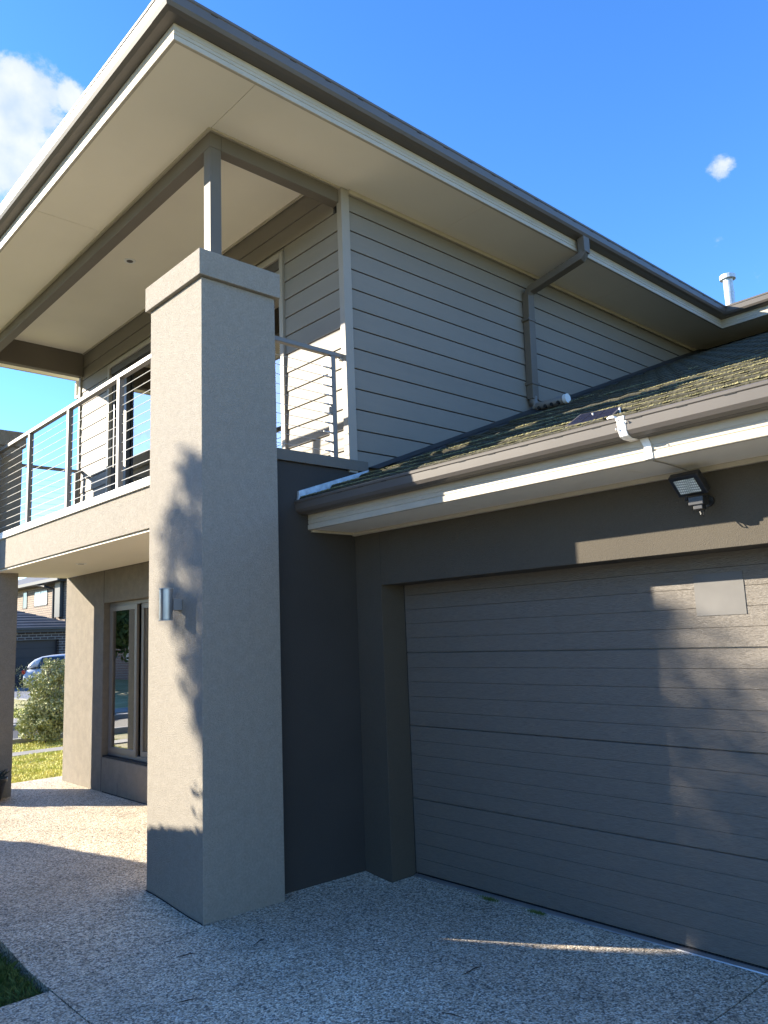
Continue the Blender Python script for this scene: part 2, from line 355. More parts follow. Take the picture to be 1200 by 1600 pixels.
stuff(tag(blades('grass', M['grass2'], (-1.6, .205, -2.1, -.975), 26000, .034, .0028, lambda x, y: -.032, 4), 'dark shaded lawn corner at the paving edge', 'grass'))

# ------------------------------------------------------------------ the house
H = thing('house', (-2.5, 2.0, 0), 'two storey grey rendered and weatherboard house with balcony and wide garage door', 'house')
def part(name, mb, m, parent=None, **k): return mb.build(name, m, parent or H, **k)

# pillars
for dx in (0, -5.36):
    pl = part('pillar', box(-.74 + dx, dx, 0, .59, -.1, 4.076), M['render'], bevel=.004)
    part('pillar_cap', box(-.771 + dx, .031 + dx, -.031, .621, 4.078, 4.264), M['render'], pl, bevel=.005)
    nj = 12; bj = MB(); xs_ = [-.739 + dx + .737 * i / nj for i in range(nj + 1)]
    vs_ = [(x_, -.004, -.05) for x_ in xs_] + [(x_, -.004, gz(x_, 0) + .009) for x_ in xs_]; bj.add(vs_, [(i, i + 1, nj + 2 + i, nj + 1 + i) for i in range(nj)])
    bj.add([(x_, .01, z_) for x_, y_, z_ in vs_], [(i + 1, i, nj + 1 + i, nj + 2 + i) for i in range(nj)])
    part('base_joint', bj, M['rubber'], pl)
# balcony slab
bal = part('balcony_slab', box(-5.358, -.742, .309, 1.366, 2.565, 2.903), M['render'], bevel=.003)
part('floor_edge_strip', box(-5.358, -.742, .285, .36, 2.905, 2.976), M['white'], bal, bevel=.002)
part('balcony_ceiling', box(-5.9, -.742, .33, 1.366, 2.545, 2.5635), M['soffit'], bal)
part('balcony_floor', box(-5.45, -.3, .362, 1.34, 2.905, 2.96), mat('balcony_tile', (.52, .48, .41), .6, var=.05), bal)  # floor colour made pale to bounce light onto the front boards
# charcoal side wall and its parapet
sw = part('charcoal_wall', box(-.34, -.101, .592, 1.5, -.1, 2.912), M['charcoal'])
part('parapet_coping', box(-.36, -.078, .592, 1.512, 2.917, 3.0), M['beam'], sw, bevel=.002)
part('base_joint', box(-.3, -.097, .6, 1.36, -.1, -.028), M['rubber'], sw)

# lower front wall with the recessed window
WY = 1.371
lw = part('lower_front_wall', MB(), M['lower_wall']) if False else None
lw = part('lower_front_wall', box(-5.923, -4.74, WY, 1.62, -.1, 2.543).box(-4.738, -2.5, WY + .0, 1.62, 2.156, 2.543).box(-4.738, -2.5, WY, 1.62, -.1, .384).box(-2.498, -.342, WY, 1.62, -.1, 2.543), M['lower_wall'], bevel=.003)
part('base_joint', box(-4.7, -.4, WY - .003, WY + .01, -.1, .012), M['rubber'], lw)
for a in ((-4.742, -4.736, .01, .383), (-4.742, -4.736, 2.157, 2.54), (-4.3, -4.297, .0, .14)): part('control_joint', box(a[0], a[1], WY - .0015, WY + .01, a[2], a[3]), M['rubber'], lw)
part('window_sill', box(-4.738, -2.5, WY + .012, 1.56, .385, .402), M['rubber'], lw)
wi = part('window', box(-4.73, -2.51, 1.445, 1.49, .404, .445).box(-4.73, -2.51, 1.445, 1.49, 2.11, 2.154).box(-4.73, -4.685, 1.445, 1.49, .447, 2.108).box(-2.56, -2.51, 1.445, 1.49, .447, 2.108), M['winframe'], bevel=.002)
def sash(x0, x1, y, z0, z1, parent, m, w=.055, gl='glass'):
    f = part('sash', box(x0, x1, y, y + .03, z0, z0 + w).box(x0, x1, y, y + .03, z1 - w, z1).box(x0, x0 + w, y, y + .03, z0 + w + .001, z1 - w - .001).box(x1 - w, x1, y, y + .03, z0 + w + .001, z1 - w - .001), m, parent, bevel=.0015)
    part('glass_pane', box(x0 + w - .004, x1 - w + .004, y + .012, y + .018, z0 + w - .004, z1 - w + .004), M[gl], parent)
sash(-4.683, -3.99, 1.437, .447, 2.108, wi, M['winframe'])
sash(-3.93, -3.25, 1.462, .447, 2.108, wi, M['winframe'])
sash(-3.25, -2.562, 1.437, .447, 2.108, wi, M['winframe'])
# rooms behind the glass
def room(x0, x1, y0, y1, z0, z1, name):
    b = MB().box(x0, x1, y1, y1 + .05, z0, z1).box(x0 - .05, x0, y0, y1, z0, z1).box(x1, x1 + .05, y0, y1, z0, z1).box(x0, x1, y0, y1, z0 - .05, z0).box(x0, x1, y0, y1, z1, z1 + .05)
    part(name, b, M['interior'])
room(-5.6, -.6, 1.63, 4.5, .05, 2.5, 'lower_room')
room(-5.2, -.35, 1.5, 4.5, 2.96, 5.2, 'upper_room')

# garage front wall
GY = 1.362
gw = part('garage_wall', box(-.0995, .178, GY, 1.592, -.1, 2.43).box(.1805, 5.05, GY, 1.592, 2.011, 2.43).box(5.05, 6.2, GY, 1.592, -.1, 2.43), M['render_dark'], bevel=.003)
part('control_joint', box(.1775, .181, GY + .001, GY + .02, 2.012, 2.40), M['rubber'], gw)
part('base_joint', box(-.095, .182, GY - .004, 1.58, -.1, -.036), M['rubber'], gw)
# sectional door: four panels, each pressed into five ribs
gd = bpy.data.objects.new('garage_door', None); COL.objects.link(gd); gd.parent = H; gd.location = Vector((2.6, 1.6, 0)) - WORLD['house']; WORLD[gd.name] = Vector((2.6, 1.6, 0))
seams = [-.022, .484, .993, 1.515, 2.04]
for i in range(4):
    z0, z1 = seams[i] + .0018, seams[i + 1] - .0018; b = MB(); prof = []
    n = 5; dz = (z1 - z0) / n
    prof.append((1.595 + .004, z0)); 
    for k in range(n):
        a, c = z0 + k * dz, z0 + (k + 1) * dz
        if k > 0: prof += [(1.595 + .0, a + .002)]
        else: prof += [(1.595, a + .004)]
        if k < n - 1: prof += [(1.595, c - .002), (1.595 + .0035, c)]
        else: prof += [(1.595, c - .004), (1.595 + .006, c)]
    prof += [(1.64, z1), (1.64, z0)]
    b.prism(prof, .182, 5.05, 'x')
    part('door_panel', b, M['door'], gd)
part('bottom_seal', box(.19, 5.04, 1.598, 1.63, -.05, -.024), M['rubber'], gd)
part('threshold_strip', MB().prism([(1.56, -.045), (1.565, -.034), (1.585, -.026), (1.60, -.03), (1.60, -.05)], .185, 5.04, 'x'), M['alu'], gd)
part('side_gap', box(.1785, .1815, 1.59, 1.6, -.03, 2.02), M['rubber'], gd)

# --- eave builder pieces
def gutter_prof(z, w=.12, h=.115):
    k = h / .115
    return [(.002, z), (.066 * w / .12, z), (.094 * w / .12, z + .012 * k), (.108 * w / .12, z + .035 * k), (.112 * w / .12, z + .07 * k), (.114 * w / .12, z + .088 * k), (w, z + .094 * k), (w + .002, z + .108 * k), (w - .004, z + h), (w - .012, z + h - .001 * k),
            (w - .014, z + .104 * k), (.104 * w / .12, z + .06 * k), (.098 * w / .12, z + .036 * k), (.085 * w / .12, z + .018 * k), (.062 * w / .12, z + .008 * k), (.002, z + .008 * k)]
def fascia_prof(z0, z1, t=.02):
    h = z1 - z0
    return [(-t, z0), (.0, z0), (.003, z0 + .003), (.003, z0 + h * .30), (-.004, z0 + h * .32), (-.004, z0 + h * .36), (.0, z0 + h * .38), (.0, z0 + h * .55), (-.003, z0 + h * .56), (-.003, z0 + h * .6), (.0, z0 + h * .62), (.0, z1 - .001), (-t, z1 - .001)]

# upper eaves
ZE, ZF, ZG = 5.286, 5.401, 5.403
path = [(-6.05, 9.0), (-6.05, -.465), (.496, -.465), (.496, 7.041), (9.0, 7.041)]
eave = part('upper_fascia', MB().sweep(path, fascia_prof(ZE, ZF)), M['cream'])
ug = part('upper_gutter', MB().sweep([(x, y) for x, y in path], gutter_prof(ZG)), M['gutter'])
def slots(x0, x1, y0, y1, z, parent, axis, step=.36, ln=.07):
    first = None; n = int(((x1 - x0) if axis == 'x' else (y1 - y0)) / step)
    for i in range(n):
        c = Vector(((x0 + (i + .5) * step) if axis == 'x' else x0, (y0 + (i + .5) * step) if axis == 'y' else y0, z))
        if first is None:
            b = box(c.x - ln / 2, c.x + ln / 2, c.y - .002, c.y + .006, z - .002, z + .002) if axis == 'x' else box(c.x - .006, c.x + .002, c.y - ln / 2, c.y + ln / 2, z - .002, z + .002)
            first = b.build('overflow_slot', M['rubber'], parent, loc=c)
        else: link_copy(first, c, parent)
slots(.6095, .6095, -.4, 6.9, ZG + .086, ug, 'y', .30, .05)
# corner bracket joint pieces on gutter mitres
part('mitre_joint', MB().sweep([(.40, -.465), (.496, -.465), (.496, -.37)], [(o + .0025 if o > .01 else o, z - .0025) for o, z in gutter_prof(ZG)]), M['gutter'], ug)
part('mitre_joint', MB().sweep([(.496, 6.95), (.496, 7.041), (.58, 7.041)], [(o + .0025 if o > .01 else o, z - .0025) for o, z in gutter_prof(ZG)]), M['gutter'], ug)

# soffit sheets with open joints
def soffit(x0, x1, y0, y1, z=ZE): part('soffit_panel', box(x0 + .002, x1 - .002, y0 + .002, y1 - .002, z + .004, z + .012), M['soffit'])
xs = [-6.05, -4.4, -1.97, .476]
for a, b in zip(xs, xs[1:]): soffit(a, b, -.445, .138)
ys = [.138, 2.49, 4.96, 7.4]
for a, b in zip(ys, ys[1:]): soffit(-.1, .476, a, b)
soffit(-.1, .476, 7.4, 7.65); soffit(.476, 2.9, 7.061, 7.65); soffit(2.9, 5.3, 7.061, 7.65); soffit(5.3, 9., 7.061, 7.65)
soffit(-6.03, -5.55, .138, 2.6); soffit(-6.03, -5.55, 2.6, 5.2)
part('soffit_backing', box(-6.04, .48, -.45, 7.9, ZE + .013, ZE + .02) if False else MB().box(-6.04, .48, -.45, .138, ZE + .0125, ZE + .02).box(-.1, .48, .14, 7.6, ZE + .0125, ZE + .02), M['beam'])
# cream inside lip of the fascia and wall beads
part('soffit_bead', box(-.099, -.074, 1.41, 7.61, ZE - .034, ZE + .003).box(-.076, 9, 7.612, 7.636, ZE - .022, ZE + .003), M['cream'])
part('beam_bead', box(-5.5, -.1, .118, .139, ZE - .012, ZE + .003).box(-.119, -.098, .141, 1.33, ZE - .012, ZE + .003), M['cream'])

# balcony roof beams, ceiling and post
part('beam', box(-5.46, -.121, .14, .232, 5.16, 5.47), M['beam'], bevel=.003)
part('beam', box(-.213, -.12, .233, 1.343, 5.16, 5.47), M['beam'], bevel=.003)
part('beam', box(-5.545, -5.45, .14, 1.343, 5.16, 5.47), M['beam'], bevel=.003)
part('balcony_roof_ceiling', box(-5.45, -.214, .233, 1.343, 5.471, 5.48), M['soffit'])
part('ceiling_bead', box(-5.449, -.214, 1.325, 1.343, 5.455, 5.4705), M['cream'])
part('balcony_post', box(-.213, -.122, .142, .231, 4.25, 5.159), M['beam'], bevel=.003)

# upper side wall (weatherboards) : exposure 0.1687
PITCH = .1687; Z0 = 3.086
side = part('side_wall', box(-.35, -.125, 1.36, 7.64, 2.6, ZE + .06), M['rubber'])
def board(axis, a0, a1, z0, z1, face, parent, depth=.018):
    """lapped board with a shadow groove at the foot; face = plane of the outer foot edge."""
    zt = z1 - .004; zb = z0 + .004
    if axis == 'y': prof = [(face - depth - .01, zb), (face - .001, zb), (face, zb + .003), (face - .007, zt), (face - depth - .01, zt)]
    else: prof = [(face + depth + .01, zb), (face + .001, zb), (face, zb + .003), (face + .007, zt), (face + depth + .01, zt)]
    return part('weatherboard', MB().prism(prof, a0, a1, axis), M['board'], parent)
for k in range(-2, 14):
    z0, z1 = Z0 + PITCH * k, min(Z0 + PITCH * (k + 1), ZE + .004)
    if z1 - z0 > .03: board('y', 1.412, 7.61, z0, z1, -.1, side)
part('corner_board', box(-.146, -.086, 1.325, 1.410, 2.9, ZE - .001), M['trim'], side, bevel=.002)
part('corner_board', box(-.097, -.075, 7.585, 7.612, 4.9, ZE - .03), M['beam'], side)
# upper return wall over the garage roof
rw = part('return_wall', box(-.1, 9, 7.66, 7.9, 4.4, ZE + .06), M['beam'])
for k in range(9, 14):
    z0, z1 = Z0 + PITCH * k, min(Z0 + PITCH * (k + 1), ZE + .003)
    if z1 - z0 > .03: board('x', -.07, 9, z0, z1, 7.637, rw)

# upper front wall with the sliding door
HY = 1.344
fw = part('upper_front_wall', box(-5.53, -4.6, HY + .026, 1.5, 2.9, 5.48).box(-4.6, -.93, HY + .026, 1.5, 5.06, 5.48).box(-.93, -.15, HY + .026, 1.5, 2.9, 5.48), M['rubber'])
part('house_end_wall', box(-5.545, -5.3, 1.372, 7.0, 2.5, 5.28), M['board'])
ZT = 5.07
for k in range(-1, 15):
    z0, z1 = Z0 + PITCH * k, min(Z0 + PITCH * (k + 1), 5.47) if k < 13 else 5.47
    if k > 13: continue
    if z1 - z0 < .03: continue
    if z1 <= ZT + .03:
        board('x', -5.50, -4.645, z0, z1, HY, fw); board('x', -.925, -.147, z0, z1, HY, fw)
    elif z0 >= ZT - .03: board('x', -5.50, -.215, z0, z1, HY, fw)
    else:
        board('x', -5.50, -4.645, z0, z1, HY, fw); board('x', -.925, -.147, z0, z1, HY, fw); board('x', -4.64, -.93, ZT + .002, z1, HY, fw)
part('corner_board', box(-5.55, -5.502, 1.325, 1.45, 2.9, 5.159), M['trim'], fw, bevel=.002)
sd = part('sliding_door', box(-4.643, -4.59, 1.325, 1.42, 2.97, ZT).box(-.975, -.928, 1.325, 1.42, 2.97, ZT).box(-4.588, -.977, 1.325, 1.42, ZT - .05, ZT), M['trim'], bevel=.002)
part('door_track', box(-4.588, -.977, 1.345, 1.45, 2.965, 3.0), M['darkframe'], sd); part('door_head', box(-4.588, -.977, 1.345, 1.45, 4.94, ZT - .052), M['darkframe'], sd)
sash(-4.586, -4.18, 1.365, 3.0, 4.94, sd, M['darkframe'], .075)
sash(-4.25, -3.50, 1.40, 3.0, 4.94, sd, M['darkframe'], .06)
sash(-3.52, -2.62, 1.365, 3.0, 4.94, sd, M['darkframe'], .075)
sash(-2.70, -1.82, 1.40, 3.0, 4.94, sd, M['darkframe'], .06)
sash(-1.85, -.98, 1.365, 3.0, 4.94, sd, M['trim'], .06)

def curtain(name, x0, x1, y, z0, z1, label, amp=.03, lam=.09):
    n = int((x1 - x0) / .012); vs = []; fs = []
    for i in range(n + 1):
        x = x0 + (x1 - x0) * i / n; yy = y + amp * math.sin(x / lam * 6.283 + 1.3 * math.sin(x * 7)); 
        for z in (z0, (z0 + z1) / 2, z1): vs.append((x, yy * 1.0 + (.01 if z == z0 else 0), z))
    for i in range(n):
        for k in range(2): fs.append((i * 3 + k, i * 3 + 3 + k, i * 3 + 4 + k, i * 3 + 1 + k))
    o = MB().add(vs, fs).build(name, M['curtain'], None, smooth=True, loc=((x0 + x1) / 2, y, z0)); s_ = o.modifiers.new('cloth', 'SOLIDIFY'); s_.thickness = .002
    return tag(o, label, 'curtain')
curtain('curtain', -4.10, -3.62, 1.56, 3.0, 4.9, 'white sheer curtain behind the upper balcony door beside the dark stile')
curtain('curtain', -1.8, -1.02, 1.56, 3.0, 4.9, 'white sheer curtain behind the balcony door pane next to the corner')
curtain('curtain', -3.85, -2.7, 1.70, .1, 2.45, 'white sheer curtain behind the ground floor window')

# balcony railings
rl = part('balcony_railing', box(-5.357, -.743, .283, .335, 3.957, 3.997), M['rail'], bevel=.004)
pf = None
for x in (-5.31, -4.215, -3.105, -1.95, -.79):
    if pf is None: pf = box(x - .025, x + .025, .286, .332, 2.977, 3.956).build('railing_post', M['rail'], rl, loc=(x, .309, 2.977), bevel=.003)
    else: link_copy(pf, (x, .309, 2.977), rl)
cf = None
for i in range(11):
    z = 3.04 + .0835 * i
    if cf is None: cf = MB().tube([(-5.357, .309, z), (-.743, .309, z)], .0032, 6).build('cable', M['cable'], rl, loc=(-3, .309, z))
    else: link_copy(cf, (-3, .309, z), rl)
rr = part('side_railing', box(-.172, -.128, .592, 1.343, 3.83, 3.866), M['rail'], bevel=.004)
part('railing_post', box(-.172, -.128, 1.205, 1.25, 3.002, 3.829), M['rail'], rr, bevel=.003)
part('rail_bracket', box(-.168, -.132, 1.30, 1.343, 3.818, 3.829), M['steel'], rr)
cf = tf = None
for i in range(10):
    z = 3.06 + .0745 * i
    if cf is None:
        cf = MB().tube([(-.15, .592, z), (-.15, 1.205, z)], .0022, 6).build('cable', M['cable'], rr, loc=(-.15, .9, z))
        tf = MB().tube([(-.15, 1.13, z), (-.15, 1.145, z), (-.15, 1.165, z), (-.15, 1.18, z), (-.15, 1.204, z)], [.004, .005, .0055, .009, .009], 8).build('cable_tensioner', M['cable'], rr, loc=(-.15, 1.17, z))
    else: link_copy(cf, (-.15, .9, z), rr); link_copy(tf, (-.15, 1.17, z), rr)
lr = part('side_railing', box(-5.47, -5.43, .592, 1.343, 3.86, 3.897), M['rail'], bevel=.004)
part('railing_post', box(-5.47, -5.43, 1.26, 1.30, 2.97, 3.859), M['rail'], lr, bevel=.003)
cf = None
for i in range(10):
    z = 3.05 + .075 * i
    if cf is None: cf = MB().tube([(-5.45, .592, z), (-5.45, 1.26, z)], .0022, 6).build('cable', M['cable'], lr, loc=(-5.45, .9, z))
    else: link_copy(cf, (-5.45, .9, z), lr)

# downpipe and spreader
dp = part('downpipe', MB().tube([(.56, 3.865, 5.41), (.56, 3.865, 5.25)], 0, square=(.075, .10)).tube([(.56, 3.865, 5.262), (.53, 3.855, 5.215), (-.02, 3.765, 5.055), (-.055, 3.76, 5.01)], 0, square=(.10, .07)).tube([(-.058, 3.76, 5.03), (-.058, 3.72, 3.9)], 0, square=(.075, .1)), M['beam'], bevel=.004)
part('pipe_clip', box(-.105, -.013, 3.68, 3.80, 4.72, 4.745), M['beam'], dp)
part('pipe_clip', box(-.105, -.013, 3.665, 3.785, 4.05, 4.075), M['beam'], dp)
sp = part('spreader_pipe', MB().tube([(-.058, 3.72, 3.93), (-.055, 3.72, 3.86), (-.035, 3.72, 3.825), (0, 3.72, 3.815), (.31, 3.72, 3.815)], .042, 16), M['rail'], dp, smooth=True)
part('pipe_end_cap', MB().tube([(.305, 3.72, 3.815), (.345, 3.72, 3.815)], .047, 20), M['white'], dp, bevel=.003)
hf = None
for i in range(4):
    x = .03 + i * .075
    if hf is None: hf = MB().tube([(x, 3.674, 3.79), (x, 3.70, 3.79)], .017, 12).build('drain_hole', M['rubber'], sp, loc=(x, 3.69, 3.79))
    else: link_copy(hf, (x, 3.69, 3.79), sp)

# rainhead at the far left eave
rh = part('rain_head', box(-5.80, -5.62, 1.46, 1.50, 5.0, 5.10).box(-5.82, -5.79, 1.38, 1.50, 4.98, 5.2).box(-5.82, -5.60, 1.38, 1.50, 4.96, 4.985), M['white'])

# garage roof: battened plane with concrete tiles
SL = .388; GE = .80
def rz(y): return 2.32 + SL * y
roof = part('garage_roof', MB().add([(-.099, .86, rz(.86) - .05), (6.6, .86, rz(.86) - .05), (6.6, 7.64, rz(7.64) - .05), (-.099, 7.64, rz(7.64) - .05),
                                     (-.099, .86, rz(.86) - .12), (6.6, .86, rz(.86) - .12), (6.6, 7.64, rz(7.64) - .12), (-.099, 7.64, rz(7.64) - .12)],
                                    [(0, 1, 2, 3), (4, 7, 6, 5), (0, 4, 5, 1), (1, 5, 6, 2), (2, 6, 7, 3), (3, 7, 4, 0)]), M['rubber'])
EXP = .31; ang = math.atan(SL); TW = .30
def tile_mesh(rnd=None):
    prof = []
    for i in range(11):
        u = i / 10; prof.append((u * (TW - .004), .006 * (math.sin(u * 2 * math.pi * 2 - 1.2) * .5 + .5) + .004))
    vs = []; L = .36
    for v, dz in ((0, .040), (.02, .046), (L, .0)):
        for x, h in prof: vs.append((x, v, h + dz))
    n = len(prof)
    for x, h in prof: vs.append((x, .004, h + .004))
    fs = []
    for r in range(2):
        for i in range(n - 1): fs.append((r * n + i, r * n + i + 1, (r + 1) * n + i + 1, (r + 1) * n + i))
    for i in range(n - 1): fs.append((3 * n + i, 3 * n + i + 1, i + 1, i))
    fs += [(0, n, 3 * n), (n - 1, 4 * n - 1, 2 * n - 1)]
    # slope along +v
    c, s_ = math.cos(ang), math.sin(ang)
    return [(x, v * c - (h) * s_, v * s_ + (h) * c) for x, v, h in vs], fs
TV, TF = tile_mesh()
rows = int((7.62 - .87) / (EXP * math.cos(ang))) + 1
tfirst = None; cnt = 0; extra = MB(); rnd = random.Random(3)
for r in range(rows):
    y = .845 + r * EXP * math.cos(ang); 
    if y > 7.45: break
    for c in range(22):
        x = -.098 + c * TW + (0 if r % 2 == 0 else 0)
        if x > 6.2: break
        org = Vector((x, y, rz(y) - .045))
        if c < 13 and cnt < 295 and not (c > 10 and r > 12):
            rot = (rnd.uniform(-.006, .006), rnd.uniform(-.006, .006), rnd.uniform(-.004, .004))
            if tfirst is None: tfirst = MB().add([(v[0] + org.x, v[1] + org.y, v[2] + org.z) for v in TV], TF).build('roof_tile', M['tile'], roof, loc=org); t_ = tfirst
            else: t_ = link_copy(tfirst, org, roof)
            t_.rotation_euler = rot; cnt += 1
        else: extra.add([(v[0] + org.x, v[1] + org.y, v[2] + org.z) for v in TV], TF)
stuff(part('roof_tiles', extra, M['tile'], roof))
# moss along the tile noses; its spread also carries the sunlit and dark roof zones
ms = MB(); rnd = random.Random(11)
for r in range(rows):
    y0 = .845 + r * EXP * math.cos(ang)
    if y0 > 7.3: break
    dens = 1500 if y0 < 2.4 else 900 if y0 < 3.2 else 150
    for _ in range(int(dens * 6.3)):
        x = rnd.uniform(-.09, 6.2); yy = y0 + abs(rnd.gauss(0, .05)) + rnd.choice((0, 0, .0, .2)) * rnd.random()
        k = noise.noise(Vector((x * 1.1, r * .8, 3))) + .35 * noise.noise(Vector((x * 5, r * 3.1, 1)))
        if k < -.45 + (.38 if x < 1 else .18 if x < 2 else 0) + .09 * max(0, r - 2): continue
        s_ = rnd.uniform(.005, .012) * (1 + max(0, k)); z = rz(yy) - .045 + .044 * (1 - (yy - y0) / .33) + .012 + s_ * .1
        q = [(x + s_ * math.cos(a) * rnd.uniform(.8, 1.2), yy + s_ * math.sin(a) * .8 * rnd.uniform(.8, 1.2) - .004, z - s_ * .2) for a in (0, 1.25, 2.5, 3.8, 5.0)]
        ms.add(q + [(x + rnd.uniform(-.3, .3) * s_, yy, z + s_ * rnd.uniform(.5, .8))], [(i, (i + 1) % 5, 5) for i in range(5)])
stuff(part('moss_cushions', ms, M['moss'], roof))
# flashings against the walls
part('wall_flashing', MB().add([(-.101, 1.52, rz(1.52) + .03), (-.101, 7.62, rz(7.62) + .03), (-.085, 7.62, rz(7.62) + .05), (-.085, 1.52, rz(1.52) + .05), (.03, 1.52, rz(1.52) + .02), (.03, 7.62, rz(7.62) + .02)], [(0, 1, 2, 3), (3, 2, 5, 4)]), M['lead'], roof)
fr_ = None
for r in range(1, rows, 1):
    y = .86 + r * EXP * math.cos(ang)
    if y < 1.6 or y > 7.4: continue
    if fr_ is None: fr_ = MB().add([(-.098, y, rz(y) + .02), (.07, y, rz(y) - .0), (.065, y + .30, rz(y + .30) - .005), (-.098, y + .30, rz(y + .30) + .03), (-.098, y, rz(y) + .03), (.07, y, rz(y) + .012), (.065, y + .3, rz(y + .3) + .005), (-.098, y + .3, rz(y + .3) + .04)], [(0, 3, 2, 1), (4, 5, 6, 7), (0, 1, 5, 4), (1, 2, 6, 5), (2, 3, 7, 6), (3, 0, 4, 7)]).build('step_flashing', M['lead'], roof, loc=(0, y, rz(y)))
    else: link_copy(fr_, (0, y, rz(y)), roof)
part('head_flashing', MB().add([(-.1, 7.636, 5.22), (6.6, 7.636, 5.22), (6.6, 7.45, rz(7.45) + .02), (-.1, 7.45, rz(7.45) + .02)], [(0, 1, 2, 3)]), M['lead'], roof)
part('apron_flashing', MB().prism([(.82, rz(.82) - .005), (1.5, rz(1.5) - .03), (1.515, rz(1.515) + .03), (.83, rz(.83) + .062)], -.1005, -.076, 'x'), M['galv'], roof, bevel=.003)
# garage eave
gf = part('garage_fascia', MB().sweep([(-.098, .92), (6.4, .92)], fascia_prof(2.425, 2.545)), M['cream'])
gg = part('garage_gutter', MB().sweep([(-.104, .92), (6.4, .92)], gutter_prof(2.535, .12, .098)), M['gutter'])
slots(.3, 6.2, .8045, .8045, 2.612, gg, 'x', .22, .05)
part('soffit_panel', box(-.096, 1.196, .942, 1.36, 2.4285, 2.437), M['soffit'])
part('soffit_panel', box(1.2, 2.398, .942, 1.36, 2.4285, 2.437), M['soffit'])
part('soffit_panel', box(2.402, 3.598, .942, 1.36, 2.4285, 2.437), M['soffit'])
part('soffit_panel', box(3.602, 6.3, .942, 1.36, 2.4285, 2.437), M['soffit'])
part('soffit_bead', box(-.096, 6.3, 1.335, 1.361, 2.402, 2.4275).box(-.1, -.08, .945, 1.334, 2.41, 2.4275), M['cream'])
# sealed gutter joint: silicone smeared round the gutter and down the fascia
jt = part('sealed_joint', MB().sweep([(2.505, .92), (2.55, .92)], [(o + .004 if o > .01 else o, z + (-.004 if z < 2.56 else .003)) for o, z in gutter_prof(2.535, .12, .098)]), M['sealant'], gg, bevel=.003)
b = MB(); rnd = random.Random(5)
for i in range(9):
    x = 2.50 + rnd.uniform(0, .06); z = 2.535 + rnd.uniform(.0, .095); s_ = rnd.uniform(.002, .005)
    b.tube([(x, .801 - .002, z - s_ * 1.6), (x + .003, .796, z), (x, .801, z + s_)], [s_ * .4, s_, s_ * .5], 6)
part('sealant_smears', b, M['sealant'], jt, smooth=True)
part('sealant_strip', MB().prism([(2.572, 2.427), (2.618, 2.43), (2.612, 2.50), (2.60, 2.535), (2.555, 2.535), (2.575, 2.49)], .9115, .918, 'y'), M['sealant'], gf, bevel=.002)
part('pipe_saddle', MB().tube([(2.46, .80, 2.640), (2.475, .798, 2.642), (2.49, .797, 2.64), (2.51, .797, 2.632)], [.005, .007, .008, .005], 8), M['sealant'], gg, smooth=True)

# main roof (above the eaves, mostly hidden from the drive)
mr_ = MB(); Zr = ZG + .11; sl_ = .30
def hip(x0, x1, y0, y1):
    w = (x1 - x0) / 2; h = w * sl_
    mr_.add([(x0, y0, Zr), (x1, y0, Zr), (x1, y1, Zr), (x0, y1, Zr), (x0 + w, y0 + w, Zr + h), (x0 + w, y1 - w, Zr + h)], [(0, 1, 4), (1, 2, 5, 4), (2, 3, 5), (3, 0, 4, 5), (0, 3, 2, 1)])
hip(-6.0, .44, -.41, 14)
mr_.add([(.44, 7.10, Zr), (9, 7.10, Zr), (9, 13, Zr), (.44, 13, Zr), (.44, 10, Zr + 2.9 * sl_), (9, 10, Zr + 2.9 * sl_)], [(0, 1, 5, 4), (2, 3, 4, 5), (1, 2, 5), (0, 4, 3), (0, 3, 2, 1)])
mroof = part('main_roof', mr_, M['tile'])
vp = MB().tube([(-.065, 8.8, 5.6), (-.065, 8.8, 6.70)], .068, 20)
vp = part('vent_pipe', vp, M['galv'], mroof, smooth=False)
part('vent_cowl', MB().tube([(-.065, 8.8, 6.665), (-.065, 8.8, 6.67), (-.065, 8.8, 6.73), (-.065, 8.8, 6.745)], [.09, .112, .112, .085], 20), M['galv'], mroof)
part('pipe_collar', MB().tube([(-.065, 8.8, 6.45), (-.065, 8.8, 6.47)], .072, 20), M['galv'], mroof)
# bulk of the building behind the walls, closes the rooms to the sky
part('rear_structure', box(-5.3, -.36, 4.6, 9, -.1, 5.28), M['lower_wall']); part('garage_end_wall', box(5.9, 6.2, 1.6, 9, -.1, 2.4), M['lower_wall']); part('garage_inner_wall', box(-.34, -.12, 1.51, 9, -.1, 2.6), M['lower_wall'])

# ------------------------------------------------------------------ fittings on the house
def downlight(x, y, z, label):
    t = thing('downlight', (x, y, z), label, 'downlight')
    MB().tube([(x, y, z - .006), (x, y, z)], [.055, .058], 24).build('trim_ring', M['white'], t)
    MB().tube([(x, y, z - .0075), (x, y, z - .005)], .032, 24).build('lamp_face', mat('downlight_face', (.10, .09, .08), .4), t)
downlight(-2.66, .70, 5.471, 'small round downlight in the ceiling over the balcony')
downlight(-4.04, .815, 2.545, 'small round downlight in the porch ceiling under the balcony')

wl_ = thing('wall_light', (-.31, 0, 1.9), 'silver up and down cylinder wall light on the front pillar', 'wall light')
MB().tube([(-.285, -.10, 1.803), (-.285, -.10, 1.998)], .042, 28).build('cylinder_body', M['alu'], wl_, smooth=False, bevel=.002)
MB().tube([(-.285, -.10, 1.999), (-.285, -.10, 2.004)], .046, 28).build('rim', M['steel'], wl_)
MB().tube([(-.285, -.10, 1.797), (-.285, -.10, 1.802)], .046, 28).build('rim', M['steel'], wl_)
box(-.315, -.255, -.062, -.001, 1.862, 1.935).build('mounting_block', mat('mount_grey', (.22, .22, .22), .5), wl_, bevel=.003)

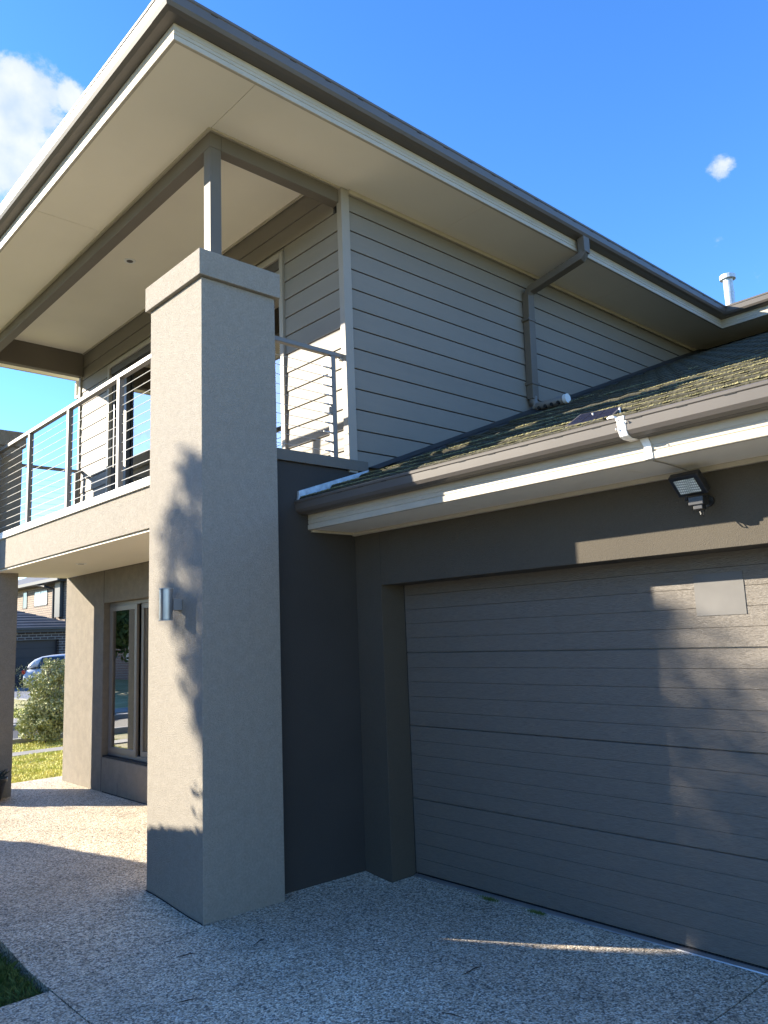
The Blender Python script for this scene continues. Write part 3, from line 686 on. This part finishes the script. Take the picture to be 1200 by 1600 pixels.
fl = thing('floodlight', (2.64, 1.362, 2.28), 'black solar floodlight with a grid of pale LEDs under the garage eave', 'floodlight')
def frame_box(c, ax, ay, az, hx, hy, hz, name, m, bevel=.004):
    c = Vector(c); vs = [c + ax * sx * hx + ay * sy * hy + az * sz * hz for sx in (-1, 1) for sy in (-1, 1) for sz in (-1, 1)]
    return MB().add(vs, [(0, 1, 3, 2), (4, 6, 7, 5), (0, 4, 5, 1), (2, 3, 7, 6), (0, 2, 6, 4), (1, 5, 7, 3)]).build(name, m, fl, bevel=bevel)
nrm = Vector((-.10, -.72, -.68)).normalized(); axx = Vector((1, -.12, 0)).normalized(); axx = (axx - nrm * axx.dot(nrm)).normalized(); ayy = nrm.cross(axx).normalized()
fc = Vector((2.638, 1.19, 2.318))
frame_box(fc - nrm * .02, axx, ayy, nrm, .082, .062, .020, 'lamp_housing', M['black'], .006)
frame_box(fc - nrm * .05, axx, ayy, nrm, .05, .04, .015, 'heat_sink', M['black'])
fo = MB().add([fc + nrm * .001 + axx * a * .056 + ayy * b_ * .041 + nrm * c_ for c_ in (0, .004) for a, b_ in ((-1, -1), (1, -1), (1, 1), (-1, 1))], [(0, 3, 2, 1), (4, 5, 6, 7), (0, 1, 5, 4), (1, 2, 6, 5), (2, 3, 7, 6), (3, 0, 4, 7)]).build('led_lens', M['lens'], fl)
frame_box(fc + Vector((.025, .045, -.075)), Vector((1, 0, 0)), Vector((0, 1, 0)), Vector((0, 0, 1)), .038, .03, .022, 'sensor_box', M['black'])
frame_box(fc + Vector((.03, .045, -.105)), Vector((1, 0, 0)), Vector((0, 1, 0)), Vector((0, 0, 1)), .024, .022, .014, 'sensor_eye', M['black'])
MB().tube([(2.61, 1.215, 2.26), (2.65, 1.29, 2.25), (2.66, 1.352, 2.255)], .011, 8).build('bracket_arm', M['black'], fl)
MB().tube([(2.66, 1.345, 2.255), (2.66, 1.361, 2.255)], .03, 16).build('wall_plate', M['black'], fl)
MB().tube([(2.655, 1.25, 2.21), (2.668, 1.24, 2.175), (2.672, 1.26, 2.17), (2.662, 1.30, 2.22), (2.65, 1.335, 2.30), (2.62, 1.345, 2.395)], .003, 6).build('lead', M['black'], fl)
cbl = MB().tube([(2.60, .945, 2.423), (2.605, 1.05, 2.422), (2.60, 1.18, 2.421), (2.615, 1.33, 2.404)], .003, 6).build('lead', M['trim'], fl)

pn = thing('solar_panel', (2.24, 1.05, rz(1.05)), 'small framed solar panel propped on the mossy garage roof above the gutter', 'solar panel')
A_, B_, C_, D_ = Vector((2.12, .945, 2.700)), Vector((2.40, .945, 2.690)), Vector((2.335, 1.16, 2.795)), Vector((2.085, 1.16, 2.812))
nn = (B_ - A_).cross(D_ - A_).normalized()
def quadslab(a, b, c, d, t0, t1, name, m, parent):
    return MB().add([p + nn * t for t in (t0, t1) for p in (a, b, c, d)], [(0, 3, 2, 1), (4, 5, 6, 7), (0, 1, 5, 4), (1, 2, 6, 5), (2, 3, 7, 6), (3, 0, 4, 7)]).build(name, m, parent)
quadslab(A_, B_, C_, D_, -.012, 0, 'panel_frame', M['gutter'], pn)
cell = mat('solar_cell', (.018, .022, .05), .12, spec=.8)
def lerp(u, v): return A_.lerp(B_, u).lerp(D_.lerp(C_, u), v)
for i in range(3):
    for j in range(2):
        u0, u1 = .05 + i * .305, .05 + i * .305 + .29; v0, v1 = .06 + j * .45, .06 + j * .45 + .43
        quadslab(lerp(u0, v0), lerp(u1, v0), lerp(u1, v1), lerp(u0, v1), .0005, .002, 'solar_cell', cell, pn)
MB().tube([(2.2, 1.10, 2.72), (2.2, 1.10, 2.78)], .006, 6).build('support_leg', M['steel'], pn)
MB().tube([(2.36, 1.10, 2.70), (2.36, 1.10, 2.77)], .006, 6).build('support_leg', M['steel'], pn)
MB().tube([(2.36, .96, 2.69), (2.40, .86, 2.66), (2.44, .80, 2.648)], .004, 6).build('lead', M['black'], pn)

tag(box(2.425, 2.69, 1.5915, 1.5945, 1.685, 1.905).build('sign', M['plate'], None, loc=(2.56, 1.59, 1.8)), 'blank pale grey square plate fixed high on the garage door', 'sign')  # added plate in place of a blurred square of unknown content

# ------------------------------------------------------------------ small things on the ground
def twig(pts, label): return tag(MB().tube([(x, y, gz(x, y) + .004 + h) for x, y, h in pts], [.0012] + [.0028] * (len(pts) - 2) + [.001], 5).build('twig', M['twig'], None, loc=(pts[0][0], pts[0][1], 0)), label, 'twig', 'twigs fallen on the driveway')
twig([(.492, .03, 0), (.486, .06, .004), (.474, .09, .006), (.470, .125, 0)], 'short dark twig just right of the front pillar foot')
twig([(.318, -.34, 0), (.335, -.31, .003), (.338, -.27, .003), (.36, -.235, 0)], 'thin bent twig on the paving in front of the pillar')
twig([(.808, -.59, 0), (.826, -.56, .004), (.842, -.50, 0)], 'dark twig lying lowest on the driveway')
twig([(1.57, .53, 0), (1.575, .58, .003), (1.562, .64, .003), (1.572, .69, 0)], 'thin twig below the sunlit streak on the driveway')
twig([(1.78, .165, 0), (1.82, .18, .003), (1.88, .195, 0)], 'small twig near the bottom centre of the driveway')
def tuft(x, y, n, r, seed, label):
    rnd = random.Random(seed); b = MB()
    for _ in range(n):
        a = x + rnd.gauss(0, r); c = y + rnd.gauss(0, r * .3); z = gz(a, c); h = rnd.uniform(.005, .018); t = rnd.uniform(0, 6.28)
        b.add([(a - .002, c, z), (a + .002, c, z), (a + .01 * math.cos(t), c + .01 * math.sin(t), z + h)], [(0, 1, 2)])
    stuff(tag(b.build('weeds', M['grass2'], None, loc=(x, y, 0)), label, 'weeds'))
tuft(.90, 1.53, 260, .035, 1, 'tiny green weed at the garage door foot, nearer the pier')
tuft(1.27, 1.53, 320, .03, 2, 'tiny green weed at the garage door foot, farther along the door')

# plant pot by the far pillar
pt = thing('plant_pot', (-5.17, .30, 0), 'black plastic plant pot on the porch against the far pillar', 'plant pot')
def lathe(prof, cx, cy, seg=32):
    b = MB(); n = len(prof); vs = [(cx + r * math.cos(2 * math.pi * k / seg), cy + r * math.sin(2 * math.pi * k / seg), z) for k in range(seg) for r, z in prof]
    fs = [(k * n + i, ((k + 1) % seg) * n + i, ((k + 1) % seg) * n + i + 1, k * n + i + 1) for k in range(seg) for i in range(n - 1)]
    return b.add(vs, fs)
PX, PY = -5.17, .30
lathe([(.0, .01), (.10, .0), (.12, .02), (.165, .20), (.18, .21), (.182, .25), (.170, .255), (.16, .22), (.0, .20)], PX, PY).build('pot_body', M['black'], pt, smooth=True)
b = MB(); rnd = random.Random(4)
for k in range(60):
    a = rnd.uniform(0, 6.28); r0 = rnd.uniform(0, .13); r1 = r0 + rnd.uniform(.02, .09); h = rnd.uniform(.08, .17)
    b.tube([(PX + r0 * math.cos(a), PY + r0 * math.sin(a), .2), (PX + r1 * math.cos(a + .3), PY + r1 * math.sin(a + .3), .2 + h * .8), (PX + r1 * 1.3 * math.cos(a + .5), PY + r1 * 1.3 * math.sin(a + .5), .2 + h)], [.004, .008, .002], 4)
b.build('foliage', mat('dark_succulent', (.015, .025, .015), .35, spec=.6), pt)

# ------------------------------------------------------------------ plants
def leaf_cloud(n, cen, rad, ls, seed, dens=None, flat=.8):
    rnd = random.Random(seed); b = MB(); c = Vector(cen); i = 0
    while i < n:
        p = Vector((rnd.uniform(-1, 1), rnd.uniform(-1, 1), rnd.uniform(-1, 1)))
        if p.length > 1: continue
        lump = .78 + .34 * noise.noise(p.normalized() * 2.3 + Vector((seed, 0, 0)))
        if p.length > lump or p.length < .35 * rnd.random(): continue
        q = c + Vector((p.x * rad[0], p.y * rad[1], p.z * rad[2]))
        if noise.noise(q * (1.6 / max(rad)) * 2 + Vector((0, seed, 0))) < -.22: continue
        s_ = ls * rnd.uniform(.6, 1.4); a = Vector((rnd.gauss(0, 1), rnd.gauss(0, 1), rnd.gauss(.5, 1))).normalized(); u = a.orthogonal().normalized(); v = a.cross(u)
        t = rnd.uniform(0, 6.28); u, v = u * math.cos(t) + v * math.sin(t), v * math.cos(t) - u * math.sin(t)
        b.add([q - u * s_, q + v * s_ * .38, q + u * s_, q - v * s_ * .38], [(0, 1, 2, 3)]); i += 1
    return b
def tree(name, x, y, h, cr, label, cat, seed, nleaf, ls, crown_z=.7, rz_=.8, leafm='leaf2', group=None):
    t = thing(name, (x, y, -.1), label, cat, group); rnd = random.Random(seed); b = MB()
    top = Vector((x + rnd.uniform(-.1, .1), y, h * crown_z)); b.tube([(x, y, -.2), (x + .04, y + .02, h * .25), (x - .03, y, h * .5), top], [h * .03, h * .022, h * .016, h * .008], 10)
    for k in range(12):
        a = rnd.uniform(0, 6.28); zz = rnd.uniform(.35, .6) * h; e = Vector((x + cr * .8 * math.cos(a), y + cr * .8 * math.sin(a), h * crown_z + rnd.uniform(-.4, .6) * cr * rz_))
        s0 = Vector((x, y, zz)); mid = s0.lerp(e, .5) + Vector((0, 0, .1 * h * rnd.random())); b.tube([s0, mid, e], [h * .01, h * .006, h * .002], 6)
    b.build('trunk', M['bark'], t, smooth=True)
    leaf_cloud(nleaf, (x, y, h * crown_z), (cr, cr, cr * rz_), ls, seed).build('crown', M[leafm], t)
    return t
def lobed_tree(x, y, h, lobes, label, seed, ls, dens):
    # young tree whose crown is a set of separate leafy boughs, each at the end of a limb
    t = thing('street_tree', (x, y, -.1), label, 'tree'); rnd = random.Random(seed); b = MB()
    b.tube([(x, y, -.2), (x + .05, y, h * .3), (x - .04, y + .03, h * .55), (x, y, h * .72)], [.085, .07, .05, .03], 10)
    cr = MB()
    for i, (X, Z, r) in enumerate(lobes):
        yy = y + rnd.uniform(-.7, .7); c = Vector((X + 1.37 * yy, yy, Z - .66 * yy)); s0 = Vector((x, y, min(h * .7, max(h * .4, c.z - .9))))
        b.tube([s0, s0.lerp(c, .55) + Vector((0, 0, .12)), c], [.028, .016, .006], 6)
        for k in range(5):
            e = c + Vector((rnd.gauss(0, 1), rnd.gauss(0, 1), rnd.gauss(0, 1))).normalized() * r * .6; b.tube([c.lerp(s0, .2), e], [.008, .002], 5)
        l = leaf_cloud(int(dens * r * r), c, (r * .74, r * .74, r * .96), ls, seed + i); cr.add(l.v, l.f)
    b.build('trunk', M['bark'], t, smooth=True); cr.build('crown', M['leaf2'], t)
    return t
# shrub on the verge
sh = thing('shrub', (-11.0, 2.95, -.1), 'rounded silvery green shrub on the verge seen past the porch', 'shrub')
b = MB(); rnd = random.Random(8)
for k in range(26):
    a = rnd.uniform(0, 6.28); r = rnd.uniform(.1, .42); b.tube([(-11, 2.95, -.1), (-11 + r * .6 * math.cos(a), 2.95 + r * .6 * math.sin(a), .5), (-11 + r * math.cos(a), 2.95 + r * math.sin(a), rnd.uniform(.9, 1.45))], [.014, .009, .003], 5)
b.build('stem', M['bark'], sh)
lb = leaf_cloud(9000, (-11, 3.05, .66), (.80, .70, .88), .034, 12)
b2 = leaf_cloud(5000, (-10.9, 2.9, .28), (.6, .6, .42), .030, 13); lb.v += []; lb.add(b2.v, b2.f)
b3 = leaf_cloud(1500, (-11, 3.15, 1.2), (.38, .38, .32), .032, 14); lb.add(b3.v, b3.f)
for k in range(170):
    a = rnd.uniform(0, 6.28); zz = rnd.uniform(.1, 1.3); r = .55 * math.sqrt(max(.1, 1 - ((zz - .7) / .85) ** 2)); p0 = Vector((-11 + r * math.cos(a), 2.95 + r * math.sin(a), zz)); d = Vector((math.cos(a) * .5, math.sin(a) * .5, .9)).normalized()
    for j in range(9):
        q = p0 + d * j * .022; aa = rnd.uniform(0, 6.28); s_ = .028; o = Vector((math.cos(aa), math.sin(aa), .5)) * s_
        w_ = Vector((-math.sin(aa), math.cos(aa), 0)) * s_ * .25
        lb.add([q, q + o * .5 + w_, q + o, q + o * .5 - w_], [(0, 1, 2, 3)])
lb.build('foliage', M['leaf'], sh)

# street tree behind the camera: throws the dappled shade on the pillar and garage
lobed_tree(-6.9, -6.0, 6.6, [(.05, 2.5, .44), (-.26, 2.25, .36), (-.3, 1.85, .28), (.3, 1.9, .5), (.05, 1.35, .36), (.6, 1.3, .5), (.85, 2.1, .5), (1.35, 1.7, .62), (2.0, 2.15, .55), (2.0, 1.5, .65), (1.25, 2.45, .32), (.25, 1.0, .34), (-.1, 2.7, .2), (2.7, 1.9, .6), (.45, 1.15, .4), (.3, 1.5, .42), (.75, 1.6, .4), (.12, 1.15, .28), (1.2, 1.2, .45), (.5, 1.75, .35), (.26, .98, .24), (.22, 1.12, .2)],
           'leafy young tree on the front lawn left of the drive', 21, .048, 2500)
tree('street_tree', -4.2, -6.1, 6.35, 1.3, 'leafy young tree on the front lawn nearer the driveway', 'tree', 23, 7000, .055, .78, .85)
def clipped(x, y, prof, depth, seed, label, n):
    # added shade caster out of view: solid core, skin of leaves; prof: list of (x offset, top height)
    t = thing('hedge', (x, y, -.1), label, 'hedge'); b = MB(); vs = []; seg = 10
    for px, h in prof:
        for k in range(seg + 1):
            a = math.pi * k / seg; vs.append((x + px, y - depth * math.cos(a) * (.6 + .4 * math.sin(a)), -.1 + (h + .1 - .03) * min(1, math.sin(a) ** .45)))
    k = seg + 1; fs = [(i * k + j, i * k + j + 1, (i + 1) * k + j + 1, (i + 1) * k + j) for i in range(len(prof) - 1) for j in range(seg)] + [tuple(range(k))[::-1], tuple(range((len(prof) - 1) * k, len(prof) * k))]
    b.add(vs, fs).build('hedge_core', M['hedgecore'], t)
    rnd = random.Random(seed); lb = MB()
    for _ in range(n):
        i = rnd.randrange(len(prof) - 1); u = rnd.random(); a = math.pi * rnd.random(); px = prof[i][0] * (1 - u) + prof[i + 1][0] * u; h = prof[i][1] * (1 - u) + prof[i + 1][1] * u
        q = Vector((x + px, y - (depth + .01) * math.cos(a) * (.6 + .4 * math.sin(a)), -.1 + (h + .1 - .02 + rnd.uniform(-.02, .012)) * min(1, math.sin(a) ** .45)))
        o = Vector((rnd.gauss(0, 1), rnd.gauss(0, 1), rnd.gauss(0, 1))).normalized() * rnd.uniform(.03, .05); w = o.orthogonal() * .4
        lb.add([q, q + o * .5 + w, q + o, q + o * .5 - w], [(0, 1, 2, 3)])
    for _ in range(n // 5):      # leaves over both rounded ends
        e = rnd.choice((0, -1)); px, h = prof[e]; px2, h2 = prof[1 if e == 0 else -2]; a = math.pi * rnd.random(); v = rnd.random(); hh = h * (1 - v) + h2 * v
        q = Vector((x + px * (1 - v) + px2 * v, y - rnd.random() * depth * math.cos(a) * 1.02, -.1 + (max(h, h2) + .1) * rnd.random()))
        o = Vector((rnd.gauss(0, 1), rnd.gauss(0, 1), rnd.gauss(0, 1))).normalized() * rnd.uniform(.03, .05); w = o.orthogonal() * .4
        lb.add([q, q + o * .5 + w, q + o, q + o * .5 - w], [(0, 1, 2, 3)])
    lb.build('foliage', M['leaf2'], t); return t
HY_ = -2.4
clipped(-3.29, HY_, [(X, Z + 1.555) for X, Z in ((-3.2, -1.3), (-3.0, -.3), (-2.6, .02), (-2.2, .10), (-1.8, .20), (-1.4, .29), (-1.0, .37), (-.6, .44), (-.2, .50), (.2, .545), (.6, .57), (.95, .55), (1.05, -1.2))], .30, 5, 'low clipped hedge with a rounded top beside the front path', 34000)
clipped(-3.56, -2.6, [(X, Z + 1.716) for X, Z in ((.32, -1.4), (.34, .6), (.43, 1.15), (.6, 1.5), (1.2, 1.7), (2.0, 1.75), (3.0, 1.6), (3.9, 1.3), (4.1, .6), (4.12, -1.4))], .32, 6, 'taller clipped hedge along the driveway edge', 34000)
tree('tree', -25, -8.8, 5.0, 2.9, 'rounded evergreen tree across the side street', 'tree', 31, 9000, .16, .62, .9)
tree('tree', -30, -11.5, 8.5, 3.4, 'tall loose tree in front of the red roofed house', 'tree', 32, 7000, .22, .62, .9)
tree('tree', -13.5, -16.5, 6.0, 2.0, 'small tree at the street corner', 'tree', 33, 7000, .12, .62, .9)

# ------------------------------------------------------------------ cars
def car(x, y, rot, m, label, zb=-.07, SX=1.):
    """hatchback, built nose to +x in its own space, then turned."""
    t = thing('parked_car', (x, y, zb), label, 'car'); c, s_ = math.cos(rot), math.sin(rot)
    def tr(b):
        b.v = [(x + vx * c - vy * s_, y + vx * s_ + vy * c, zb + vz) for vx, vy, vz in b.v]; return b
    def loft(secs):  # secs: list of (x, [(y,z)...]) half profile mirrored
        b = MB(); n = len(secs[0][1]); vs = []
        for sx, pr in secs: vs += [(sx, p, q) for p, q in pr] + [(sx, -p, q) for p, q in reversed(pr)]
        k = 2 * n; fs = [(i * k + j, i * k + (j + 1) % k, (i + 1) * k + (j + 1) % k, (i + 1) * k + j) for i in range(len(secs) - 1) for j in range(k)]
        fs += [tuple(range(k))[::-1], tuple(range((len(secs) - 1) * k, len(secs) * k))]; return b.add(vs, fs)
    def sec(sx, w, zl, zb_, zt): return (sx, [(w * .86, zl), (w * .97, zl + .08), (w, (zl + zb_) / 2), (w * .98, zb_), (w * .86, zt)])
    body = loft([sec(-2.12, .70, .40, .62, .80), sec(-2.02, .82, .28, .72, .95), sec(-1.5, .88, .20, .86, 1.0), sec(-.5, .89, .18, .88, 1.0), sec(.6, .89, .18, .86, .98), sec(1.3, .87, .2, .82, .92), sec(1.85, .80, .26, .68, .78), sec(2.1, .62, .36, .55, .62)])
    bo = tr(body).build('body', m, t, smooth=True); sb = bo.modifiers.new('round', 'SUBSURF'); sb.levels = 1; sb.render_levels = 1
    def cs(sx, w0, w1, z0, z1): return (sx, [(w0, z0), (w0 * .5 + w1 * .5 + .01, (z0 + z1) / 2), (w1, z1 - .03), (w1 * .8, z1)])
    cab = loft([cs(-2.0, .78, .70, .93, .98), cs(-1.72, .80, .66, .95, 1.36), cs(-1.2, .81, .64, .96, 1.47), cs(-.2, .81, .64, .96, 1.50), cs(.35, .81, .63, .95, 1.44), cs(.8, .80, .68, .93, 1.18), cs(1.15, .78, .74, .90, .95)])
    co = tr(cab).build('cabin', m, t, smooth=True); sb = co.modifiers.new('round', 'SUBSURF'); sb.levels = 1; sb.render_levels = 1
    for sd_ in (-1, 1):
        tr(MB().add([(a, sd_ * b_, z) for o in (0, .012) for a, b_, z in ((-1.55, .79 + o, 1.0), (-.55, .80 + o, 1.0), (-.55, .69 + o, 1.40), (-1.38, .69 + o, 1.38))], [(0, 1, 2, 3), (7, 6, 5, 4), (0, 4, 5, 1), (1, 5, 6, 2), (2, 6, 7, 3), (3, 7, 4, 0)])).build('side_window', M['carglass'], t)
        tr(MB().add([(a, sd_ * b_, z) for o in (0, .012) for a, b_, z in ((-.47, .80 + o, 1.0), (.82, .785 + o, .99), (.28, .69 + o, 1.38), (-.47, .69 + o, 1.41))], [(0, 1, 2, 3), (7, 6, 5, 4), (0, 4, 5, 1), (1, 5, 6, 2), (2, 6, 7, 3), (3, 7, 4, 0)])).build('side_window', M['carglass'], t)
        tr(MB().tube([(1.83, sd_ * .6, .66), (1.98, sd_ * .58, .64), (2.05, sd_ * .52, .62)], [.09, .09, .05], 10)).build('headlight', M['lens'], t)
        tr(box(-2.12, -2.0, sd_ * .62 - .1, sd_ * .62 + .1, .74, .88)).build('tail_light', mat('tail_red', (.4, .01, .01), .2), t, bevel=.01)
        for wx_ in (-1.28, 1.32):
            w_ = tr(MB().tube([(wx_, sd_ * .70, .31), (wx_, sd_ * .89, .31)], .31, 24)).build('wheel', M['tyre'], t, bevel=.02)
            q = tr(MB().tube([(wx_, sd_ * .85, .31), (wx_, sd_ * .896, .31)], [.20, .19], 20)).build('rim', M['alu'], w_)
    tr(MB().add([(.86, -.62, 1.14), (.86, .62, 1.14), (.40, .55, 1.44), (.40, -.55, 1.44), (1.14, -.68, .97), (1.14, .68, .97)], [(0, 1, 2, 3), (4, 5, 1, 0)])).build('windscreen', M['carglass'], t)
    return t
car(-28.6, 10.5, R(62), M['carwhite'], 'white hatchback parked before the dark garage door across the side street', zb=-.08)

# ------------------------------------------------------------------ houses beyond
FH = thing('far_house', (-38, 12, -.1), 'two storey tan brick house with dark tiled garage roof across the side street', 'house')
def fp(name, mb, m, parent=None, **k): return mb.build(name, m, parent or FH, **k)
fp('upper_wall', box(-52, -35.8, 12.5, 20, -.1, 5.05), M['brick'])
fp('garage_wall', box(-36, -33.25, 11.3, 15, -.15, 2.5).box(-36, -33.25, 5.9, 6.6, -.15, 2.5).box(-36, -33.25, 6.6, 11.3, 2.06, 2.5), M['brickdark'])
fgd = fp('garage_door', box(-33.6, -33.5, 6.6, 11.3, -.15, 2.06), M['fargarage'])
for i in range(1, 5): fp('door_groove', box(-33.499, -33.496, 6.6, 11.3, .42 * i - .01, .42 * i + .01), M['rubber'], fgd)
fp('garage_fascia', box(-33.05, -33.0, 5.4, 12.6, 2.42, 2.62).box(-33.0, -32.88, 5.4, 12.6, 2.52, 2.62), M['farfascia'])
fp('garage_soffit', box(-33.3, -33.0, 5.4, 12.5, 2.4, 2.418), M['farfascia'])
# hip roof of the garage as courses of tile
gr = fp('garage_hip_roof', MB().add([(-33, 5.4, 2.56), (-33, 12.7, 2.56), (-37.2, 9.0, 3.95), (-42, 9.0, 3.95), (-42, 5.4, 2.56), (-42, 12.7, 2.56)], [(0, 1, 2), (0, 2, 3, 4), (1, 5, 3, 2)]), M['farroof'])
for i in range(9):
    a = i / 10; b_ = a + .09
    fp('tile_course', MB().add([(-33 - 4.2 * a, 5.4 + 3.6 * a, 2.60 + 1.39 * a), (-33 - 4.2 * a, 12.7 - 3.7 * a, 2.60 + 1.39 * a), (-33 - 4.2 * b_, 12.7 - 3.7 * b_, 2.58 + 1.39 * b_), (-33 - 4.2 * b_, 5.4 + 3.6 * b_, 2.58 + 1.39 * b_), (-33 - 4.2 * a, 5.4 + 3.6 * a, 2.55 + 1.39 * a), (-33 - 4.2 * a, 12.7 - 3.7 * a, 2.55 + 1.39 * a)], [(0, 1, 2, 3), (4, 5, 1, 0)]), M['farroof'], gr)
fp('fallen_branch', box(-33.6, -33.55, 10.3, 10.6, 2.85, 2.87), M['white'], gr) if False else None
# upper storey trim
fp('upper_soffit', box(-53, -35.3, 11.95, 12.5, 5.0, 5.03), M['farfascia'])
fp('upper_gutter', box(-53, -35.2, 11.85, 11.97, 5.0, 5.16), M['farfascia'])
fp('upper_roof', MB().add([(-53, 11.9, 5.15), (-35.2, 11.9, 5.15), (-35.2, 20.5, 5.15), (-53, 20.5, 5.15), (-39.4, 16.2, 6.75), (-48.8, 16.2, 6.75)], [(0, 1, 4, 5), (1, 2, 4), (2, 3, 5, 4), (3, 0, 5)]), M['farroof2'])
def fwin(x0, x1, z0, z1, two=False):
    f = fp('window', box(x0, x1, 12.47, 12.51, z0, z0 + .06).box(x0, x1, 12.47, 12.51, z1 - .06, z1).box(x0, x0 + .06, 12.47, 12.51, z0, z1).box(x1 - .06, x1, 12.47, 12.51, z0, z1), M['farfascia'])
    xm = (x0 + x1) / 2
    if two:
        fp('pane', box(x0 + .06, xm - .04, 12.48, 12.495, z0 + .06, z1 - .06), M['farwin'], f); fp('pane', box(xm + .04, x1 - .06, 12.48, 12.495, z0 + .06, z1 - .06), M['farwin'], f)
    else: fp('pane', box(x0 + .06, x1 - .06, 12.48, 12.495, z0 + .06, z1 - .06), M['carglass'], f)
fwin(-40.3, -38.3, 3.92, 4.75, True); fwin(-42.15, -41.45, 3.9, 4.85)
fp('downpipe', MB().tube([(-37.25, 12.42, 3.0), (-37.25, 12.42, 4.7), (-37.6, 12.1, 4.85), (-38.6, 11.95, 5.02)], .07, 8), M['farfascia'])
fp('dark_pier', box(-36.75, -36.05, 12.3, 12.49, 3.2, 5.0), M['farfascia'])

def simple_house(x, y, w, d, h, roofm, wallm, label):
    t = thing('neighbour_house', (x, y, -.1), label, 'house')
    box(x - w / 2, x + w / 2, y - d / 2, y + d / 2, -.1, h).build('wall', M[wallm], t)
    o = .55; k = d / 2 + o
    MB().add([(x - w / 2 - o, y - d / 2 - o, h), (x + w / 2 + o, y - d / 2 - o, h), (x + w / 2 + o, y + d / 2 + o, h), (x - w / 2 - o, y + d / 2 + o, h), (x - w / 2 - o + k, y, h + k * .42), (x + w / 2 + o - k, y, h + k * .42)], [(0, 1, 5, 4), (1, 2, 5), (2, 3, 4, 5), (3, 0, 4), (0, 3, 2, 1)]).build('roof', M[roofm], t)
    for i in range(3):
        xa = x - w / 2 + w * (i + .3) / 3
        f = box(xa, xa + 1.5, y + d / 2 - .02, y + d / 2 + .03, .9, 2.1).build('window', M['white'], t); box(xa + .06, xa + 1.44, y + d / 2 + .031, y + d / 2 + .04, .96, 2.04).build('pane', M['farwin'], f)
        f = box(x + w / 2 - .02, x + w / 2 + .03, y - d / 2 + d * (i + .3) / 3, y - d / 2 + d * (i + .3) / 3 + 1.3, .9, 2.1).build('window', M['white'], t)
    return t
simple_house(-34, -17, 14, 9, 2.7, 'terracotta', 'brickred', 'single storey red brick house with terracotta roof beyond the side street')
simple_house(2, -29, 16, 9, 2.7, 'farroof2', 'brick', 'tan brick house facing the driveway across the front street')
